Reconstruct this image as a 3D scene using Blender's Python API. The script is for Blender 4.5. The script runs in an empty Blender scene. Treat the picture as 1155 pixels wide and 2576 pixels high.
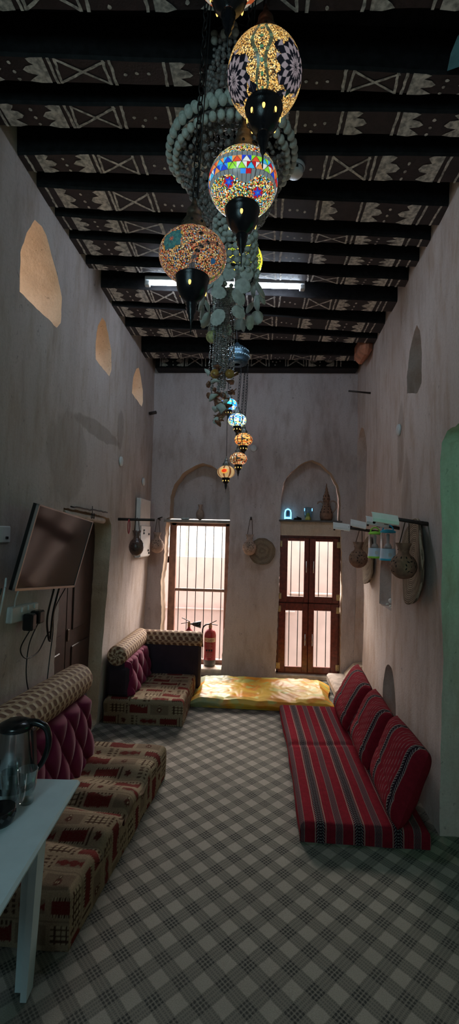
import bpy, math, random
from mathutils import Vector, Matrix, noise
from mathutils.geometry import delaunay_2d_cdt
random.seed(7)
PI = math.pi
SC = bpy.context.scene
COL = SC.collection

# ------------------------------------------------------------------ camera
cam_d = bpy.data.cameras.new('camera'); cam = bpy.data.objects.new('camera', cam_d); COL.objects.link(cam)
cam_d.sensor_fit = 'VERTICAL'; cam_d.sensor_height = 24.0; cam_d.lens = 1150.0 / 2576.0 * 24.0
cam_d.clip_start = 0.02; cam_d.clip_end = 200
cam.location = (0, 0, 1.65)
cam.rotation_euler = (Matrix.Rotation(math.radians(3.524), 3, 'Z') @ Matrix.Rotation(math.radians(92.80), 3, 'X')
                      @ Matrix.Rotation(math.radians(1.4), 3, 'Z')).to_euler()
SC.camera = cam

# ------------------------------------------------------------------ light
SC.view_settings.view_transform = 'Standard'; SC.view_settings.look = 'None'
SC.view_settings.gamma = 1.0; SC.view_settings.use_curve_mapping = False
SC.view_settings.exposure = 0.14
SC.cycles.max_bounces = 10; SC.cycles.diffuse_bounces = 6; SC.cycles.sample_clamp_indirect = 6.0
SC.cycles.caustics_reflective = False; SC.cycles.caustics_refractive = False
world = bpy.data.worlds.new('sky'); SC.world = world; world.use_nodes = True
bg = world.node_tree.nodes['Background']
bg.inputs[0].default_value = (0.93, 0.97, 1.0, 1); bg.inputs[1].default_value = 3.7

def light(name, typ, loc, energy, color, size=1, size_y=None, target=None, spread=None):
    d = bpy.data.lights.new(name, typ); d.energy = energy; d.color = color
    if typ == 'AREA':
        d.size = size
        if size_y: d.shape = 'RECTANGLE'; d.size_y = size_y
        if spread: d.spread = spread
    elif typ == 'SUN': d.angle = size
    else: d.shadow_soft_size = size
    o = bpy.data.objects.new(name, d); COL.objects.link(o); o.location = loc
    if target is not None:
        o.rotation_euler = (Vector(target) - Vector(loc)).to_track_quat('-Z', 'Y').to_euler()
    return o
light('sunlight', 'SUN', (0, 0, 20), 1.6, (1.0, 0.92, 0.8), 0.01, target=(-1.5, 5.0, 13.0))
# out-of-view area lamps adding to the sky light through the two far windows
light('skylight_window_barred', 'AREA', (-0.95, 8.0, 2.75), 420, (1.0, 0.86, 0.76), 2.0, 1.3, target=(-0.7, 5.2, 0.9))
light('skylight_boost_shutter', 'AREA', (0.95, 7.95, 2.75), 330, (1.0, 0.86, 0.76), 1.8, 1.3, target=(0.62, 5.2, 0.9))
light('doorway_green_light', 'AREA', (2.0, 1.95, 1.75), 1.8, (0.05, 1.0, 0.45), 0.3, 0.7, target=(1.25, 2.8, 1.75))  # green area lamp inside the side room, aimed at the doorway jamb
light('back_fill_light', 'AREA', (-1.0, -1.5, 2.3), 21, (0.52, 0.92, 1.0), 1.0, 1.0, target=(-0.5, 2.5, 1.2))  # added cyan lamp behind the camera; the back wall has no window

# ------------------------------------------------------------------ shader expressions
class E:
    def __init__(s, nt, sock): s.nt = nt; s.s = sock
    def _m(s, op, *a, clamp=False):
        n = s.nt.nodes.new('ShaderNodeMath'); n.operation = op; n.use_clamp = clamp
        for i, v in enumerate((s,) + a):
            if isinstance(v, E): s.nt.links.new(v.s, n.inputs[i])
            else: n.inputs[i].default_value = v
        return E(s.nt, n.outputs[0])
    def __add__(s, o): return s._m('ADD', o)
    def __sub__(s, o): return s._m('SUBTRACT', o)
    def __mul__(s, o): return s._m('MULTIPLY', o)
    def __truediv__(s, o): return s._m('DIVIDE', o)
    __radd__ = __add__; __rmul__ = __mul__
    def __rsub__(s, o): return s._m('MULTIPLY', -1)._m('ADD', o)
    def frac(s): return s._m('FRACT')
    def floor(s): return s._m('FLOOR')
    def abs(s): return s._m('ABSOLUTE')
    def sin(s): return s._m('SINE')
    def pow(s, p): return s._m('POWER', p)
    def lt(s, o): return s._m('LESS_THAN', o)
    def gt(s, o): return s._m('GREATER_THAN', o)
    def max(s, o): return s._m('MAXIMUM', o)
    def min(s, o): return s._m('MINIMUM', o)
    def clamp(s): return s._m('ADD', 0.0, clamp=True)
    def ramp(s, a, b):
        n = s.nt.nodes.new('ShaderNodeMapRange'); n.interpolation_type = 'SMOOTHSTEP'
        s.nt.links.new(s.s, n.inputs[0]); n.inputs[1].default_value = a; n.inputs[2].default_value = b
        return E(s.nt, n.outputs[0])

class Mat:
    def __init__(s, name, color=(0.5, 0.5, 0.5), rough=0.7, metal=0.0, spec=0.5, **kw):
        s.m = bpy.data.materials.new(name); s.m.use_nodes = True; s.nt = s.m.node_tree
        s.b = s.nt.nodes['Principled BSDF']
        s.b.inputs['Base Color'].default_value = (*color, 1); s.b.inputs['Roughness'].default_value = rough
        s.b.inputs['Metallic'].default_value = metal; s.b.inputs['Specular IOR Level'].default_value = spec
        for k, v in kw.items(): s.b.inputs[k.replace('_', ' ')].default_value = v
    def node(s, t, **kw):
        n = s.nt.nodes.new(t)
        for k, v in kw.items(): setattr(n, k, v)
        return n
    def xyz(s, attr=None):
        if attr: n = s.node('ShaderNodeAttribute', attribute_name=attr); o = n.outputs['Vector']
        else: n = s.node('ShaderNodeTexCoord'); o = n.outputs['Object']
        s.vec = o
        q = s.node('ShaderNodeSeparateXYZ'); s.nt.links.new(o, q.inputs[0])
        return [E(s.nt, q.outputs[i]) for i in range(3)]
    def noise(s, scale, detail=4, rough=0.55, stretch=None, attr=None, dist=0):
        if attr: o = s.node('ShaderNodeAttribute', attribute_name=attr).outputs['Vector']
        else: o = s.node('ShaderNodeTexCoord').outputs['Object']
        if stretch:
            mp = s.node('ShaderNodeMapping'); mp.inputs['Scale'].default_value = stretch
            s.nt.links.new(o, mp.inputs[0]); o = mp.outputs[0]
        n = s.node('ShaderNodeTexNoise'); s.nt.links.new(o, n.inputs['Vector'])
        n.inputs['Scale'].default_value = scale; n.inputs['Detail'].default_value = detail
        n.inputs['Roughness'].default_value = rough; n.inputs['Distortion'].default_value = dist
        return E(s.nt, n.outputs['Fac'])
    def mix(s, f, a, b):
        n = s.node('ShaderNodeMix', data_type='RGBA')
        for i, v in ((0, f), (6, a), (7, b)):
            if isinstance(v, E): s.nt.links.new(v.s, n.inputs[i])
            elif isinstance(v, tuple): n.inputs[i].default_value = (*v, 1)
            else: n.inputs[i].default_value = v
        return E(s.nt, n.outputs[2])
    def color(s, e): s.nt.links.new(e.s, s.b.inputs['Base Color']); return s
    def bump(s, e, strength=0.4, dist=0.01):
        n = s.node('ShaderNodeBump'); n.inputs['Strength'].default_value = strength; n.inputs['Distance'].default_value = dist
        s.nt.links.new(e.s, n.inputs['Height']); s.nt.links.new(n.outputs[0], s.b.inputs['Normal']); return s

def simple(name, color, rough=0.6, metal=0.0, var=0.25, scale=12, bump=0.15, **kw):
    """plain surface with a little procedural variation"""
    M = Mat(name, color, rough, metal, **kw)
    n = M.noise(scale)
    d = tuple(c * (1 - var) for c in color); l = tuple(min(1, c * (1 + var)) for c in color)
    M.color(M.mix(n.ramp(0.3, 0.7), d, l))
    if bump: M.bump(M.noise(scale * 6), bump, 0.003)
    return M.m
def emissive(name, color, strength, base=(0.5, 0.5, 0.5)):
    M = Mat(name, base, 0.4); M.b.inputs['Emission Color'].default_value = (*color, 1)
    M.b.inputs['Emission Strength'].default_value = strength; return M.m
def glass(name, tint=(0.95, 0.97, 0.97), alpha=0.12, rough=0.03):
    m = bpy.data.materials.new(name); m.use_nodes = True; nt = m.node_tree; nt.nodes.clear()
    o = nt.nodes.new('ShaderNodeOutputMaterial'); t = nt.nodes.new('ShaderNodeBsdfTransparent')
    g = nt.nodes.new('ShaderNodeBsdfGlossy'); x = nt.nodes.new('ShaderNodeMixShader'); f = nt.nodes.new('ShaderNodeLayerWeight')
    t.inputs[0].default_value = (*tint, 1); g.inputs['Roughness'].default_value = rough; f.inputs[0].default_value = alpha
    nt.links.new(f.outputs['Facing'], x.inputs[0]); nt.links.new(t.outputs[0], x.inputs[1]); nt.links.new(g.outputs[0], x.inputs[2])
    nt.links.new(x.outputs[0], o.inputs[0]); return m

def plaster(name, a, b, c, sc=1.0, stain=None):
    M = Mat(name, a, 0.92, spec=0.15)
    n1 = M.noise(1.6 * sc, 6, 0.6, (1, 1, 0.45)); n2 = M.noise(9 * sc, 6, 0.65, (1, 1, 0.3)); n3 = M.noise(60 * sc, 4, 0.7)
    n4 = M.noise(34, 3, 0.6, (1, 1, 0.55), dist=1.2)
    base = M.mix(n1.ramp(0.32, 0.68), a, b)
    base = M.mix(n2.ramp(0.42, 0.72) * 0.75, base, c)
    base = M.mix(M.noise(3.5 * sc, 5, 0.7, (1, 1, 0.18)).ramp(0.5, 0.72) * 0.45, base, tuple(x * 0.62 for x in c))
    base = M.mix(n3.ramp(0.4, 0.75) * 0.35, base, tuple(x * 0.7 for x in a))
    base = M.mix(n4.ramp(0.66, 0.72) * 0.7, base, tuple(x * 0.5 for x in a))
    base = M.mix(n4.ramp(0.34, 0.28) * 0.4, base, tuple(min(1, x * 1.35) for x in a))
    if stain:
        x, y, z = M.xyz()
        for (sy, sz, ry, rz, k) in stain:
            w = M.noise(5, 4)
            d = ((y - sy) / ry).pow(2) + ((z - sz) / rz).pow(2) + (w - 0.5) * 1.6
            base = M.mix(d.ramp(1.05, 0.7) * k, base, tuple(q * 0.55 for q in c))
    M.color(base)
    M.bump(n2 * 0.8 + n3 * 0.35 + M.noise(220, 3) * 0.15, 0.55, 0.012)
    return M.m
WALL_L = plaster('mud_plaster_left', (0.48, 0.415, 0.39), (0.56, 0.50, 0.475), (0.38, 0.30, 0.24), stain=[(3.0, 2.15, 0.33, 0.34, 0.3), (3.55, 2.45, 0.5, 0.07, 0.45), (4.1, 2.6, 0.1, 0.18, 0.4)])
WALL_R = plaster('mud_plaster_right', (0.56, 0.46, 0.42), (0.64, 0.545, 0.51), (0.43, 0.30, 0.225), stain=[(3.6, 2.35, 0.09, 0.35, 0.4), (3.45, 1.9, 0.14, 0.45, 0.35)])
WALL_F = plaster('mud_plaster_far', (0.53, 0.455, 0.44), (0.60, 0.53, 0.52), (0.38, 0.295, 0.26))
REVEAL = plaster('mud_plaster_reveal', (0.60, 0.46, 0.34), (0.66, 0.53, 0.41), (0.52, 0.38, 0.26))
DARKWOOD = simple('near_black_wood', (0.009, 0.008, 0.009), 0.7, var=0.5, scale=25, bump=0.4, spec=0.25)  # near-black wood colour for beam faces, plank and ceiling
PAINTWOOD = simple('brown_stained_wood', (0.016, 0.009, 0.010), 0.6, var=0.4, scale=20, bump=0.35)
WHITEPAINT = simple('chalky_white_paint', (0.50, 0.48, 0.43), 0.9, var=0.5, scale=40, bump=0.3)
REDWOOD = simple('red_brown_varnished_wood', (0.16, 0.035, 0.022), 0.32, var=0.3, scale=30)
DOORWOOD = simple('dark_red_door_wood', (0.030, 0.008, 0.007), 0.5, var=0.4, scale=20)
PEGWOOD = simple('dark_peg_wood', (0.03, 0.02, 0.017), 0.6, var=0.4, scale=50)
WHITEPL = simple('white_plastic', (0.62, 0.64, 0.64), 0.4, var=0.06)
BLACKPL = simple('black_plastic', (0.008, 0.008, 0.009), 0.22, var=0.2, bump=0)
STEEL = simple('brushed_steel', (0.55, 0.56, 0.57), 0.22, 1.0, var=0.1, scale=30, bump=0.05)
IRON = simple('dark_iron', (0.03, 0.03, 0.032), 0.45, 0.8, var=0.3, scale=60)
BRASSAGED = simple('aged_bronze', (0.16, 0.115, 0.085), 0.42, 0.7, var=0.4, scale=80)
BLACKMETAL = simple('black_lacquered_metal', (0.010, 0.010, 0.013), 0.18, 0.35, var=0.3, scale=90)
CLAY = simple('fired_clay', (0.24, 0.13, 0.085), 0.85, var=0.25, scale=25, bump=0.5)
CLAYPALE = simple('pale_fired_clay', (0.40, 0.28, 0.22), 0.85, var=0.2, scale=25, bump=0.4)
HOLE = simple('hole_dark', (0.012, 0.009, 0.008), 0.95, var=0.2, bump=0)  # near-black dabs stand in for the shaded inside of open holes
ROPE = simple('brown_cord', (0.09, 0.055, 0.04), 0.9, var=0.4, scale=300)
BRASS = simple('brass_hinge', (0.62, 0.47, 0.25), 0.4, 0.8, var=0.2, scale=200)

# ------------------------------------------------------------------ mesh building
class MB:
    def __init__(s): s.v = []; s.f = []; s.mi = []; s.st = []; s.sm = []; s.col = []; s.cur = (1, 1, 1)
    def vert(s, p, st=(0, 0, 0)): s.v.append(tuple(p)); s.st.append(st); s.col.append(s.cur); return len(s.v) - 1
    def face(s, idx, m=0, smooth=False): s.f.append(tuple(idx)); s.mi.append(m); s.sm.append(smooth)
    def poly(s, pts, m=0, smooth=False): s.face([s.vert(p) for p in pts], m, smooth)
    def box(s, c, size, rot=None, m=0, bev=0.0):
        hx, hy, hz = (q / 2 for q in size); R = rot.to_3x3() if rot else Matrix.Identity(3); c = Vector(c)
        b = min(bev, hx * 0.9, hy * 0.9, hz * 0.9)
        if b <= 0:
            i = [s.vert(c + R @ Vector((x * hx, y * hy, z * hz))) for z in (-1, 1) for y in (-1, 1) for x in (-1, 1)]
            for q in ((0, 2, 3, 1), (4, 5, 7, 6), (0, 1, 5, 4), (2, 6, 7, 3), (0, 4, 6, 2), (1, 3, 7, 5)): s.face([i[k] for k in q], m)
            return
        idx = {}
        for sx in (-1, 1):
            for sy in (-1, 1):
                for sz in (-1, 1):
                    for ax in range(3):
                        p = [sx * (hx - b), sy * (hy - b), sz * (hz - b)]
                        p[ax] = (sx * hx, sy * hy, sz * hz)[ax]
                        idx[(sx, sy, sz, ax)] = s.vert(c + R @ Vector(p))
        def fl(keys):
            ids = [idx[k] for k in keys]; P = [Vector(s.v[i]) for i in ids]
            n = (P[1] - P[0]).cross(P[2] - P[0]); cen = sum(P, Vector()) / len(P)
            if n.dot(cen - c) < 0: ids.reverse()
            s.face(ids, m)
        for ax in range(3):
            o = [a for a in range(3) if a != ax]
            for sg in (-1, 1):
                q = []
                for (p1, p2) in ((-1, -1), (1, -1), (1, 1), (-1, 1)):
                    k = [0, 0, 0]; k[ax] = sg; k[o[0]] = p1; k[o[1]] = p2; q.append((*k, ax))
                fl(q)
            for p1 in (-1, 1):
                for p2 in (-1, 1):
                    k1 = [0, 0, 0]; k1[o[0]] = p1; k1[o[1]] = p2; k2 = list(k1); k1[ax] = -1; k2[ax] = 1
                    fl([(*k1, o[0]), (*k2, o[0]), (*k2, o[1]), (*k1, o[1])])
        for sx in (-1, 1):
            for sy in (-1, 1):
                for sz in (-1, 1): fl([(sx, sy, sz, 0), (sx, sy, sz, 1), (sx, sy, sz, 2)])
    def lathe(s, prof, c=(0, 0, 0), n=24, M=None, m=0, sq=(1, 1)):
        c = Vector(c); rows = []
        for (r, z) in prof:
            row = []
            if r < 1e-5: row = [s.vert(c + ((M @ Vector((0, 0, z))) if M else Vector((0, 0, z))))] * n
            else:
                for k in range(n):
                    a = 2 * PI * k / n; p = Vector((r * sq[0] * math.cos(a), r * sq[1] * math.sin(a), z))
                    row.append(s.vert(c + (M @ p if M else p)))
            rows.append(row)
        for i in range(len(rows) - 1):
            for k in range(n):
                q = [rows[i][k], rows[i][(k + 1) % n], rows[i + 1][(k + 1) % n], rows[i + 1][k]]
                u = []
                for x in q:
                    if x not in u: u.append(x)
                if len(u) > 2: s.face(u, m, True)
    def tube(s, pts, r, n=8, m=0, closed=False, caps=True):
        P = [Vector(p) for p in pts]; rows = []; L = len(P)
        R = r if callable(r) else (lambda t: r)
        up = None
        for i, p in enumerate(P):
            a = P[(i - 1) % L] if closed or i else P[0]; b = P[(i + 1) % L] if closed or i < L - 1 else P[-1]
            t = (b - a).normalized()
            if up is None: up = t.orthogonal().normalized()
            up = (up - t * up.dot(t)); up = up.normalized() if up.length > 1e-6 else t.orthogonal().normalized()
            w = t.cross(up); rr = R(i / max(1, L - 1))
            rows.append([s.vert(p + (up * math.cos(2 * PI * k / n) + w * math.sin(2 * PI * k / n)) * rr) for k in range(n)])
        for i in range(L if closed else L - 1):
            A, B = rows[i], rows[(i + 1) % L]
            for k in range(n): s.face((A[k], A[(k + 1) % n], B[(k + 1) % n], B[k]), m, True)
        if caps and not closed: s.face(rows[0][::-1], m); s.face(rows[-1], m)
    def grid(s, fn, nu, nv, m=0, smooth=True, wrap=False, stf=None):
        ids = [[None] * (nv + 1) for _ in range(nu + 1)]
        for i in range(nu + 1):
            for j in range(nv + 1):
                u, v = i / nu, j / nv
                if wrap and i == nu: ids[i][j] = ids[0][j]; continue
                ids[i][j] = s.vert(fn(u, v), (*(stf(u, v) if stf else (u, v)), 0))
        for i in range(nu):
            for j in range(nv): s.face((ids[i][j], ids[i + 1][j], ids[i + 1][j + 1], ids[i][j + 1]), m, smooth)
        return ids
    def sphere(s, c, r, n=12, mrows=8, m=0, sz=1.0, M=None):
        s.lathe([(r * math.sin(PI * i / mrows), -r * sz * math.cos(PI * i / mrows)) for i in range(mrows + 1)], c, n, M, m)
    def build(s, name, mats, parent=None, loc=None, st=False, col=False):
        me = bpy.data.meshes.new(name)
        off = Vector(loc) if loc else Vector((0, 0, 0))
        me.from_pydata([tuple(Vector(p) - off) for p in s.v], [], s.f)
        for mm in (mats if isinstance(mats, (list, tuple)) else [mats]): me.materials.append(mm)
        me.polygons.foreach_set('material_index', s.mi); me.polygons.foreach_set('use_smooth', s.sm)
        if st:
            a = me.attributes.new('st', 'FLOAT_VECTOR', 'POINT'); a.data.foreach_set('vector', [q for t in s.st for q in t])
        if col:
            a = me.attributes.new('tone', 'FLOAT_COLOR', 'POINT'); a.data.foreach_set('color', [q for t in s.col for q in (*t, 1)])
        me.update()
        o = bpy.data.objects.new(name, me); COL.objects.link(o)
        if loc: o.location = off
        if parent:
            o.parent = parent
            if loc is None: o.location = -Vector(parent.get('_base', (0, 0, 0)))
            else: o.location = off - Vector(parent.get('_base', (0, 0, 0)))
        return o

def tag(o, label, cat, group=None):
    o['label'] = label; o['category'] = cat
    if group: o['group'] = group
    return o
def struct(o): o['kind'] = 'structure'; return o
def thing(name, loc, label, cat, group=None):
    o = bpy.data.objects.new(name, None); COL.objects.link(o); o.location = loc; o['_base'] = tuple(loc)
    o.empty_display_size = 0.05
    return tag(o, label, cat, group)
def lab(o, t): o['label'] = t; return o
def rz(a): return Matrix.Rotation(a, 4, 'Z')
def rx(a): return Matrix.Rotation(a, 4, 'X')
def ry(a): return Matrix.Rotation(a, 4, 'Y')

# ------------------------------------------------------------------ room shell
def XR(y): return 1.07 + 0.03 * (y - 2.7)
def XL(z): return -1.28 - 0.05 * max(0.0, (1.6 - z) / 1.6)
FAR = 5.4; BEAMZ = 3.58; CEIL = 3.76

def densify(poly, step, jit=0.0):
    out = []
    for i, a in enumerate(poly):
        b = poly[(i + 1) % len(poly)]; n = max(1, int(math.hypot(b[0] - a[0], b[1] - a[1]) / step))
        for k in range(n):
            t = k / n; j = jit if k else 0
            out.append((a[0] + (b[0] - a[0]) * t + random.uniform(-j, j), a[1] + (b[1] - a[1]) * t + random.uniform(-j, j)))
    return out
def inside(p, poly):
    c = False; x, y = p
    for i in range(len(poly)):
        a, b = poly[i], poly[i - 1]
        if (a[1] > y) != (b[1] > y) and x < (b[0] - a[0]) * (y - a[1]) / (b[1] - a[1]) + a[0]: c = not c
    return c
def wall(name, mats, outer, holes, fmap, nrm, step=0.14, amp=0.008):
    """outer polygon with holes in wall coordinates; fmap(s,t)->point; nrm = direction into the wall; hole = (poly, depth, blind)"""
    mb = MB(); outer = densify(outer, step); hs = [(densify(h[0], 0.035, 0.004), h[1], h[2]) for h in holes]
    pts = list(outer); edges = [(i, (i + 1) % len(outer)) for i in range(len(outer))]
    for h, _, _ in hs:
        b = len(pts); pts += h; edges += [(b + i, b + (i + 1) % len(h)) for i in range(len(h))]
    xs = [p[0] for p in outer]; ys = [p[1] for p in outer]
    gx = min(xs) + step / 2
    while gx < max(xs):
        gy = min(ys) + step / 2
        while gy < max(ys):
            p = (gx + random.uniform(-.02, .02), gy + random.uniform(-.02, .02))
            if inside(p, outer) and not any(inside(p, h[0]) for h in hs): pts.append(p)
            gy += step
        gx += step
    r = delaunay_2d_cdt([Vector(p) for p in pts], edges, [], 0, 1e-5)
    nv = Vector(nrm)
    def disp(s, t):
        P = Vector(fmap(s, t)); return P + nv * (noise.noise(P * 2.2) * amp + noise.noise(P * 7.0) * amp * 0.5)
    ids = [mb.vert(disp(v[0], v[1])) for v in r[0]]
    for f in r[2]:
        cx = sum(r[0][i][0] for i in f) / len(f); cy = sum(r[0][i][1] for i in f) / len(f)
        if any(inside((cx, cy), h[0]) for h in hs) or not inside((cx, cy), outer): continue
        q = [ids[i] for i in f]
        P = [Vector(mb.v[i]) for i in q]
        if (P[1] - P[0]).cross(P[2] - P[0]).dot(nv) > 0: q.reverse()
        mb.face(q, 0, True)
    for h, depth, blind in hs:
        nr = max(1, int(depth / 0.08)); rows = []
        cs = sum(p[0] for p in h) / len(h); ct = sum(p[1] for p in h) / len(h)
        for k in range(nr + 1):
            row = []
            for (s_, t_) in h:
                P = disp(s_, t_) + nv * (depth * k / nr)
                if 0 < k < nr: P += Vector((noise.noise(P * 9), noise.noise(P * 9 + Vector((5, 0, 0))), noise.noise(P * 9 + Vector((0, 5, 0))))) * 0.012
                row.append(mb.vert(P))
            rows.append(row)
        for k in range(nr):
            for i in range(len(h)):
                j = (i + 1) % len(h); mb.face((rows[k][i], rows[k][j], rows[k + 1][j], rows[k + 1][i]), 1, True)
        if blind: mb.face(rows[-1], 1)
    return struct(mb.build(name, mats))

def pointed(c, w, z0, zs, za, n=8, lean=0.0):
    """pointed arch polygon: centre, width, sill, springing, apex"""
    p = [(c - w / 2 + lean, z0), (c + w / 2 + lean, z0)]
    for k in range(n + 1):
        a = k / n; p.append((c + w / 2 * math.cos(a * PI / 2) ** 0.85, zs + (za - zs) * math.sin(a * PI / 2) ** 0.95))
    for k in range(n - 1, -1, -1):
        a = k / n; p.append((c - w / 2 * math.cos(a * PI / 2) ** 0.85, zs + (za - zs) * math.sin(a * PI / 2) ** 0.95))
    return p

# floor carpet
M = Mat('plaid_carpet', (0.3, 0.3, 0.28), 0.95, spec=0.1)
x, y, z = M.xyz()
c45 = math.sqrt(0.5); P_ = 0.116
u = (x * c45 + y * c45) / P_; v = (y * c45 - x * c45) / P_
w1 = M.noise(70, 2) * 0.06
def band(t, o):
    f = (t + w1).frac(); inb = f.lt(0.5); st = ((f * 8.0).frac() - 0.5).abs().lt(0.29)
    dash = ((o * 13.0).frac()).lt(0.66)
    return inb, st * inb, dash
bu, su, du = band(u, v); bv, sv, dv = band(v, u)
lite = (0.34, 0.315, 0.275); mid = (0.215, 0.20, 0.175); dark = (0.030, 0.034, 0.034)
c = M.mix(bu.max(bv), lite, mid)
c = M.mix((su * du * 0.55).max(sv * dv * 0.55), c, (0.075, 0.078, 0.072))
c = M.mix(bu * bv * (su * sv * 0.85 + (su.max(sv)) * 0.2).clamp(), c, dark)
c = M.mix(M.noise(2.2, 4).ramp(0.35, 0.7) * 0.25, c, (0.16, 0.15, 0.13))
c = M.mix(M.noise(260, 3).ramp(0.35, 0.7) * 0.35, c, (0.11, 0.105, 0.095))
M.color(c); M.bump(M.noise(300, 3) * 0.6 + M.noise(3, 3) * 0.6, 0.7, 0.004)
mb = MB()
def carpet_h(u_, v_):
    X = -1.7 + 4.0 * u_; Y = -1.7 + 7.4 * v_
    h = 0.0
    for (cx_, cy_, L_, a_) in ((-0.05, 3.05, 0.28, -0.15), (0.32, 3.0, 0.2, 0.3)):
        dx_, dy_ = X - cx_, Y - cy_; sx_ = dx_ * math.cos(a_) + dy_ * math.sin(a_); ty_ = -dx_ * math.sin(a_) + dy_ * math.cos(a_)
        h += 0.009 * math.exp(-(ty_ / 0.02) ** 2) * max(0, 1 - (sx_ / L_) ** 2)
    return (X, Y, h + 0.002 * noise.noise(Vector((X * 3, Y * 3, 0))))
mb.grid(carpet_h, 130, 230)
struct(mb.build('floor', M.m))

# left wall: three through windows, door recess
LW = [([(2.285, 2.905), (2.73, 2.915), (2.78, 2.97), (2.785, 3.14), (2.72, 3.24), (2.62, 3.32), (2.55, 3.39), (2.49, 3.405), (2.40, 3.38), (2.32, 3.25), (2.27, 3.11)], 0.5, False),
      ([(3.42, 2.985), (3.75, 2.965), (3.79, 3.03), (3.77, 3.19), (3.68, 3.30), (3.60, 3.365), (3.52, 3.365), (3.44, 3.26), (3.41, 3.12)], 0.5, False),
      ([(4.45, 3.04), (4.83, 3.01), (4.87, 3.08), (4.85, 3.2), (4.75, 3.31), (4.64, 3.37), (4.56, 3.33), (4.46, 3.2)], 0.5, False),
      ([(2.97, 0.015), (3.90, 0.015), (3.93, 0.9), (3.97, 1.60), (3.95, 1.71), (3.88, 1.765), (3.4, 1.79), (2.955, 1.80)], 0.28, False)]
wall('wall_left', [WALL_L, REVEAL], [(-1.6, 0.0), (5.42, 0.0), (5.42, 3.8), (-1.6, 3.8)], LW, lambda s, t: (XL(t), s, t), (-1, 0, 0))
# right wall from the doorway to the far corner
RW = [([(3.20, 2.66), (3.45, 2.735), (3.45, 2.86), (3.36, 3.02), (3.25, 3.12), (3.19, 3.14), (3.13, 3.07), (3.09, 2.9), (3.10, 2.70)], 0.22, True),
      (pointed(4.03, 0.40, 1.06, 1.36, 1.52), 0.2, True),
      (pointed(3.84, 0.40, 0.04, 0.30, 0.62), 0.2, True),
      ([(4.93, 0.02), (5.38, 0.02), (5.38, 2.62), (5.33, 2.75), (5.24, 2.84), (5.14, 2.88), (5.02, 2.84), (4.90, 2.72), (4.85, 2.58), (4.86, 2.1), (4.93, 1.2)], 0.3, True),
      ([(1.25, -0.05), (2.70, -0.05), (2.72, 1.2), (2.76, 2.10), (2.74, 2.22), (2.66, 2.27), (2.4, 2.275), (2.1, 2.32), (1.8, 2.34), (1.3, 2.33)], 0.45, False)]
wall('wall_right', [WALL_R, WALL_R], [(-1.6, -0.1), (5.42, -0.1), (5.42, 3.8), (-1.6, 3.8)], RW, lambda s, t: (XR(s) - 0.02 * max(0, 1 - t), s, t), (1, 0, 0))
# far wall: two tall arched recesses
A_ = [(-1.125, 0.03), (-0.385, 0.03), (-0.375, 0.35), (-0.335, 1.0), (-0.325, 1.8), (-0.333, 2.15), (-0.37, 2.28), (-0.46, 2.40), (-0.57, 2.47), (-0.665, 2.495), (-0.78, 2.45), (-0.9, 2.37), (-1.0, 2.23), (-1.045, 2.08), (-1.045, 1.84), (-1.085, 1.82), (-1.10, 1.35), (-1.13, 1.05), (-1.11, 0.7)]
B_ = [(0.245, 0.03), (0.985, 0.03), (0.99, 0.7), (1.005, 1.0), (0.985, 1.5), (0.965, 1.83), (0.965, 2.1), (0.93, 2.26), (0.86, 2.39), (0.74, 2.50), (0.63, 2.55), (0.52, 2.51), (0.38, 2.40), (0.30, 2.28), (0.272, 2.1), (0.27, 1.8), (0.275, 1.3), (0.262, 0.7)]
wall('wall_far', [WALL_F, REVEAL], [(-1.6, 0.0), (1.6, 0.0), (1.6, 3.8), (-1.6, 3.8)], [(A_, 0.24, False), (B_, 0.14, False)], lambda s, t: (s, FAR, t), (0, 1, 0))
# back of the recesses above the windows, sills, lintel band
mb = MB(); mb.box((-0.70, 5.66, 2.17), (0.82, 0.05, 0.68)); mb.box((0.61, 5.565, 2.21), (0.82, 0.05, 0.75)); struct(mb.build('wall_recess', WALL_F))
mb = MB()
def slab(u_, v_): return None
mb.box((-0.72, 5.53, 1.795), (0.80, 0.27, 0.035), bev=0.006); o = struct(mb.build('trim_1', simple('dusty_shelf_board', (0.24, 0.22, 0.2), 0.7)))
mb = MB(); mb.box((0.62, 5.475, 1.828), (0.735, 0.17, 0.022), bev=0.005); struct(mb.build('trim_2', simple('dark_shelf_board', (0.09, 0.085, 0.085), 0.55)))
mb = MB()
mb.grid(lambda u_, v_: (0.255 + 0.73 * u_, 5.425 + 0.012 * noise.noise(Vector((u_ * 9, v_ * 3, 0))), 1.655 + 0.165 * v_), 30, 8)
mb.box((0.62, 5.47, 1.74), (0.73, 0.07, 0.165)); struct(mb.build('trim_3', REVEAL))
mb = MB(); mb.box((-0.745, 5.63, 0.045), (0.9, 0.46, 0.05), bev=0.01); mb.box((0.615, 5.52, 0.02), (0.76, 0.24, 0.05), bev=0.01)
struct(mb.build('trim_4', simple('pale_sill_plaster', (0.58, 0.5, 0.42), 0.85, bump=0.5)))

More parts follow.
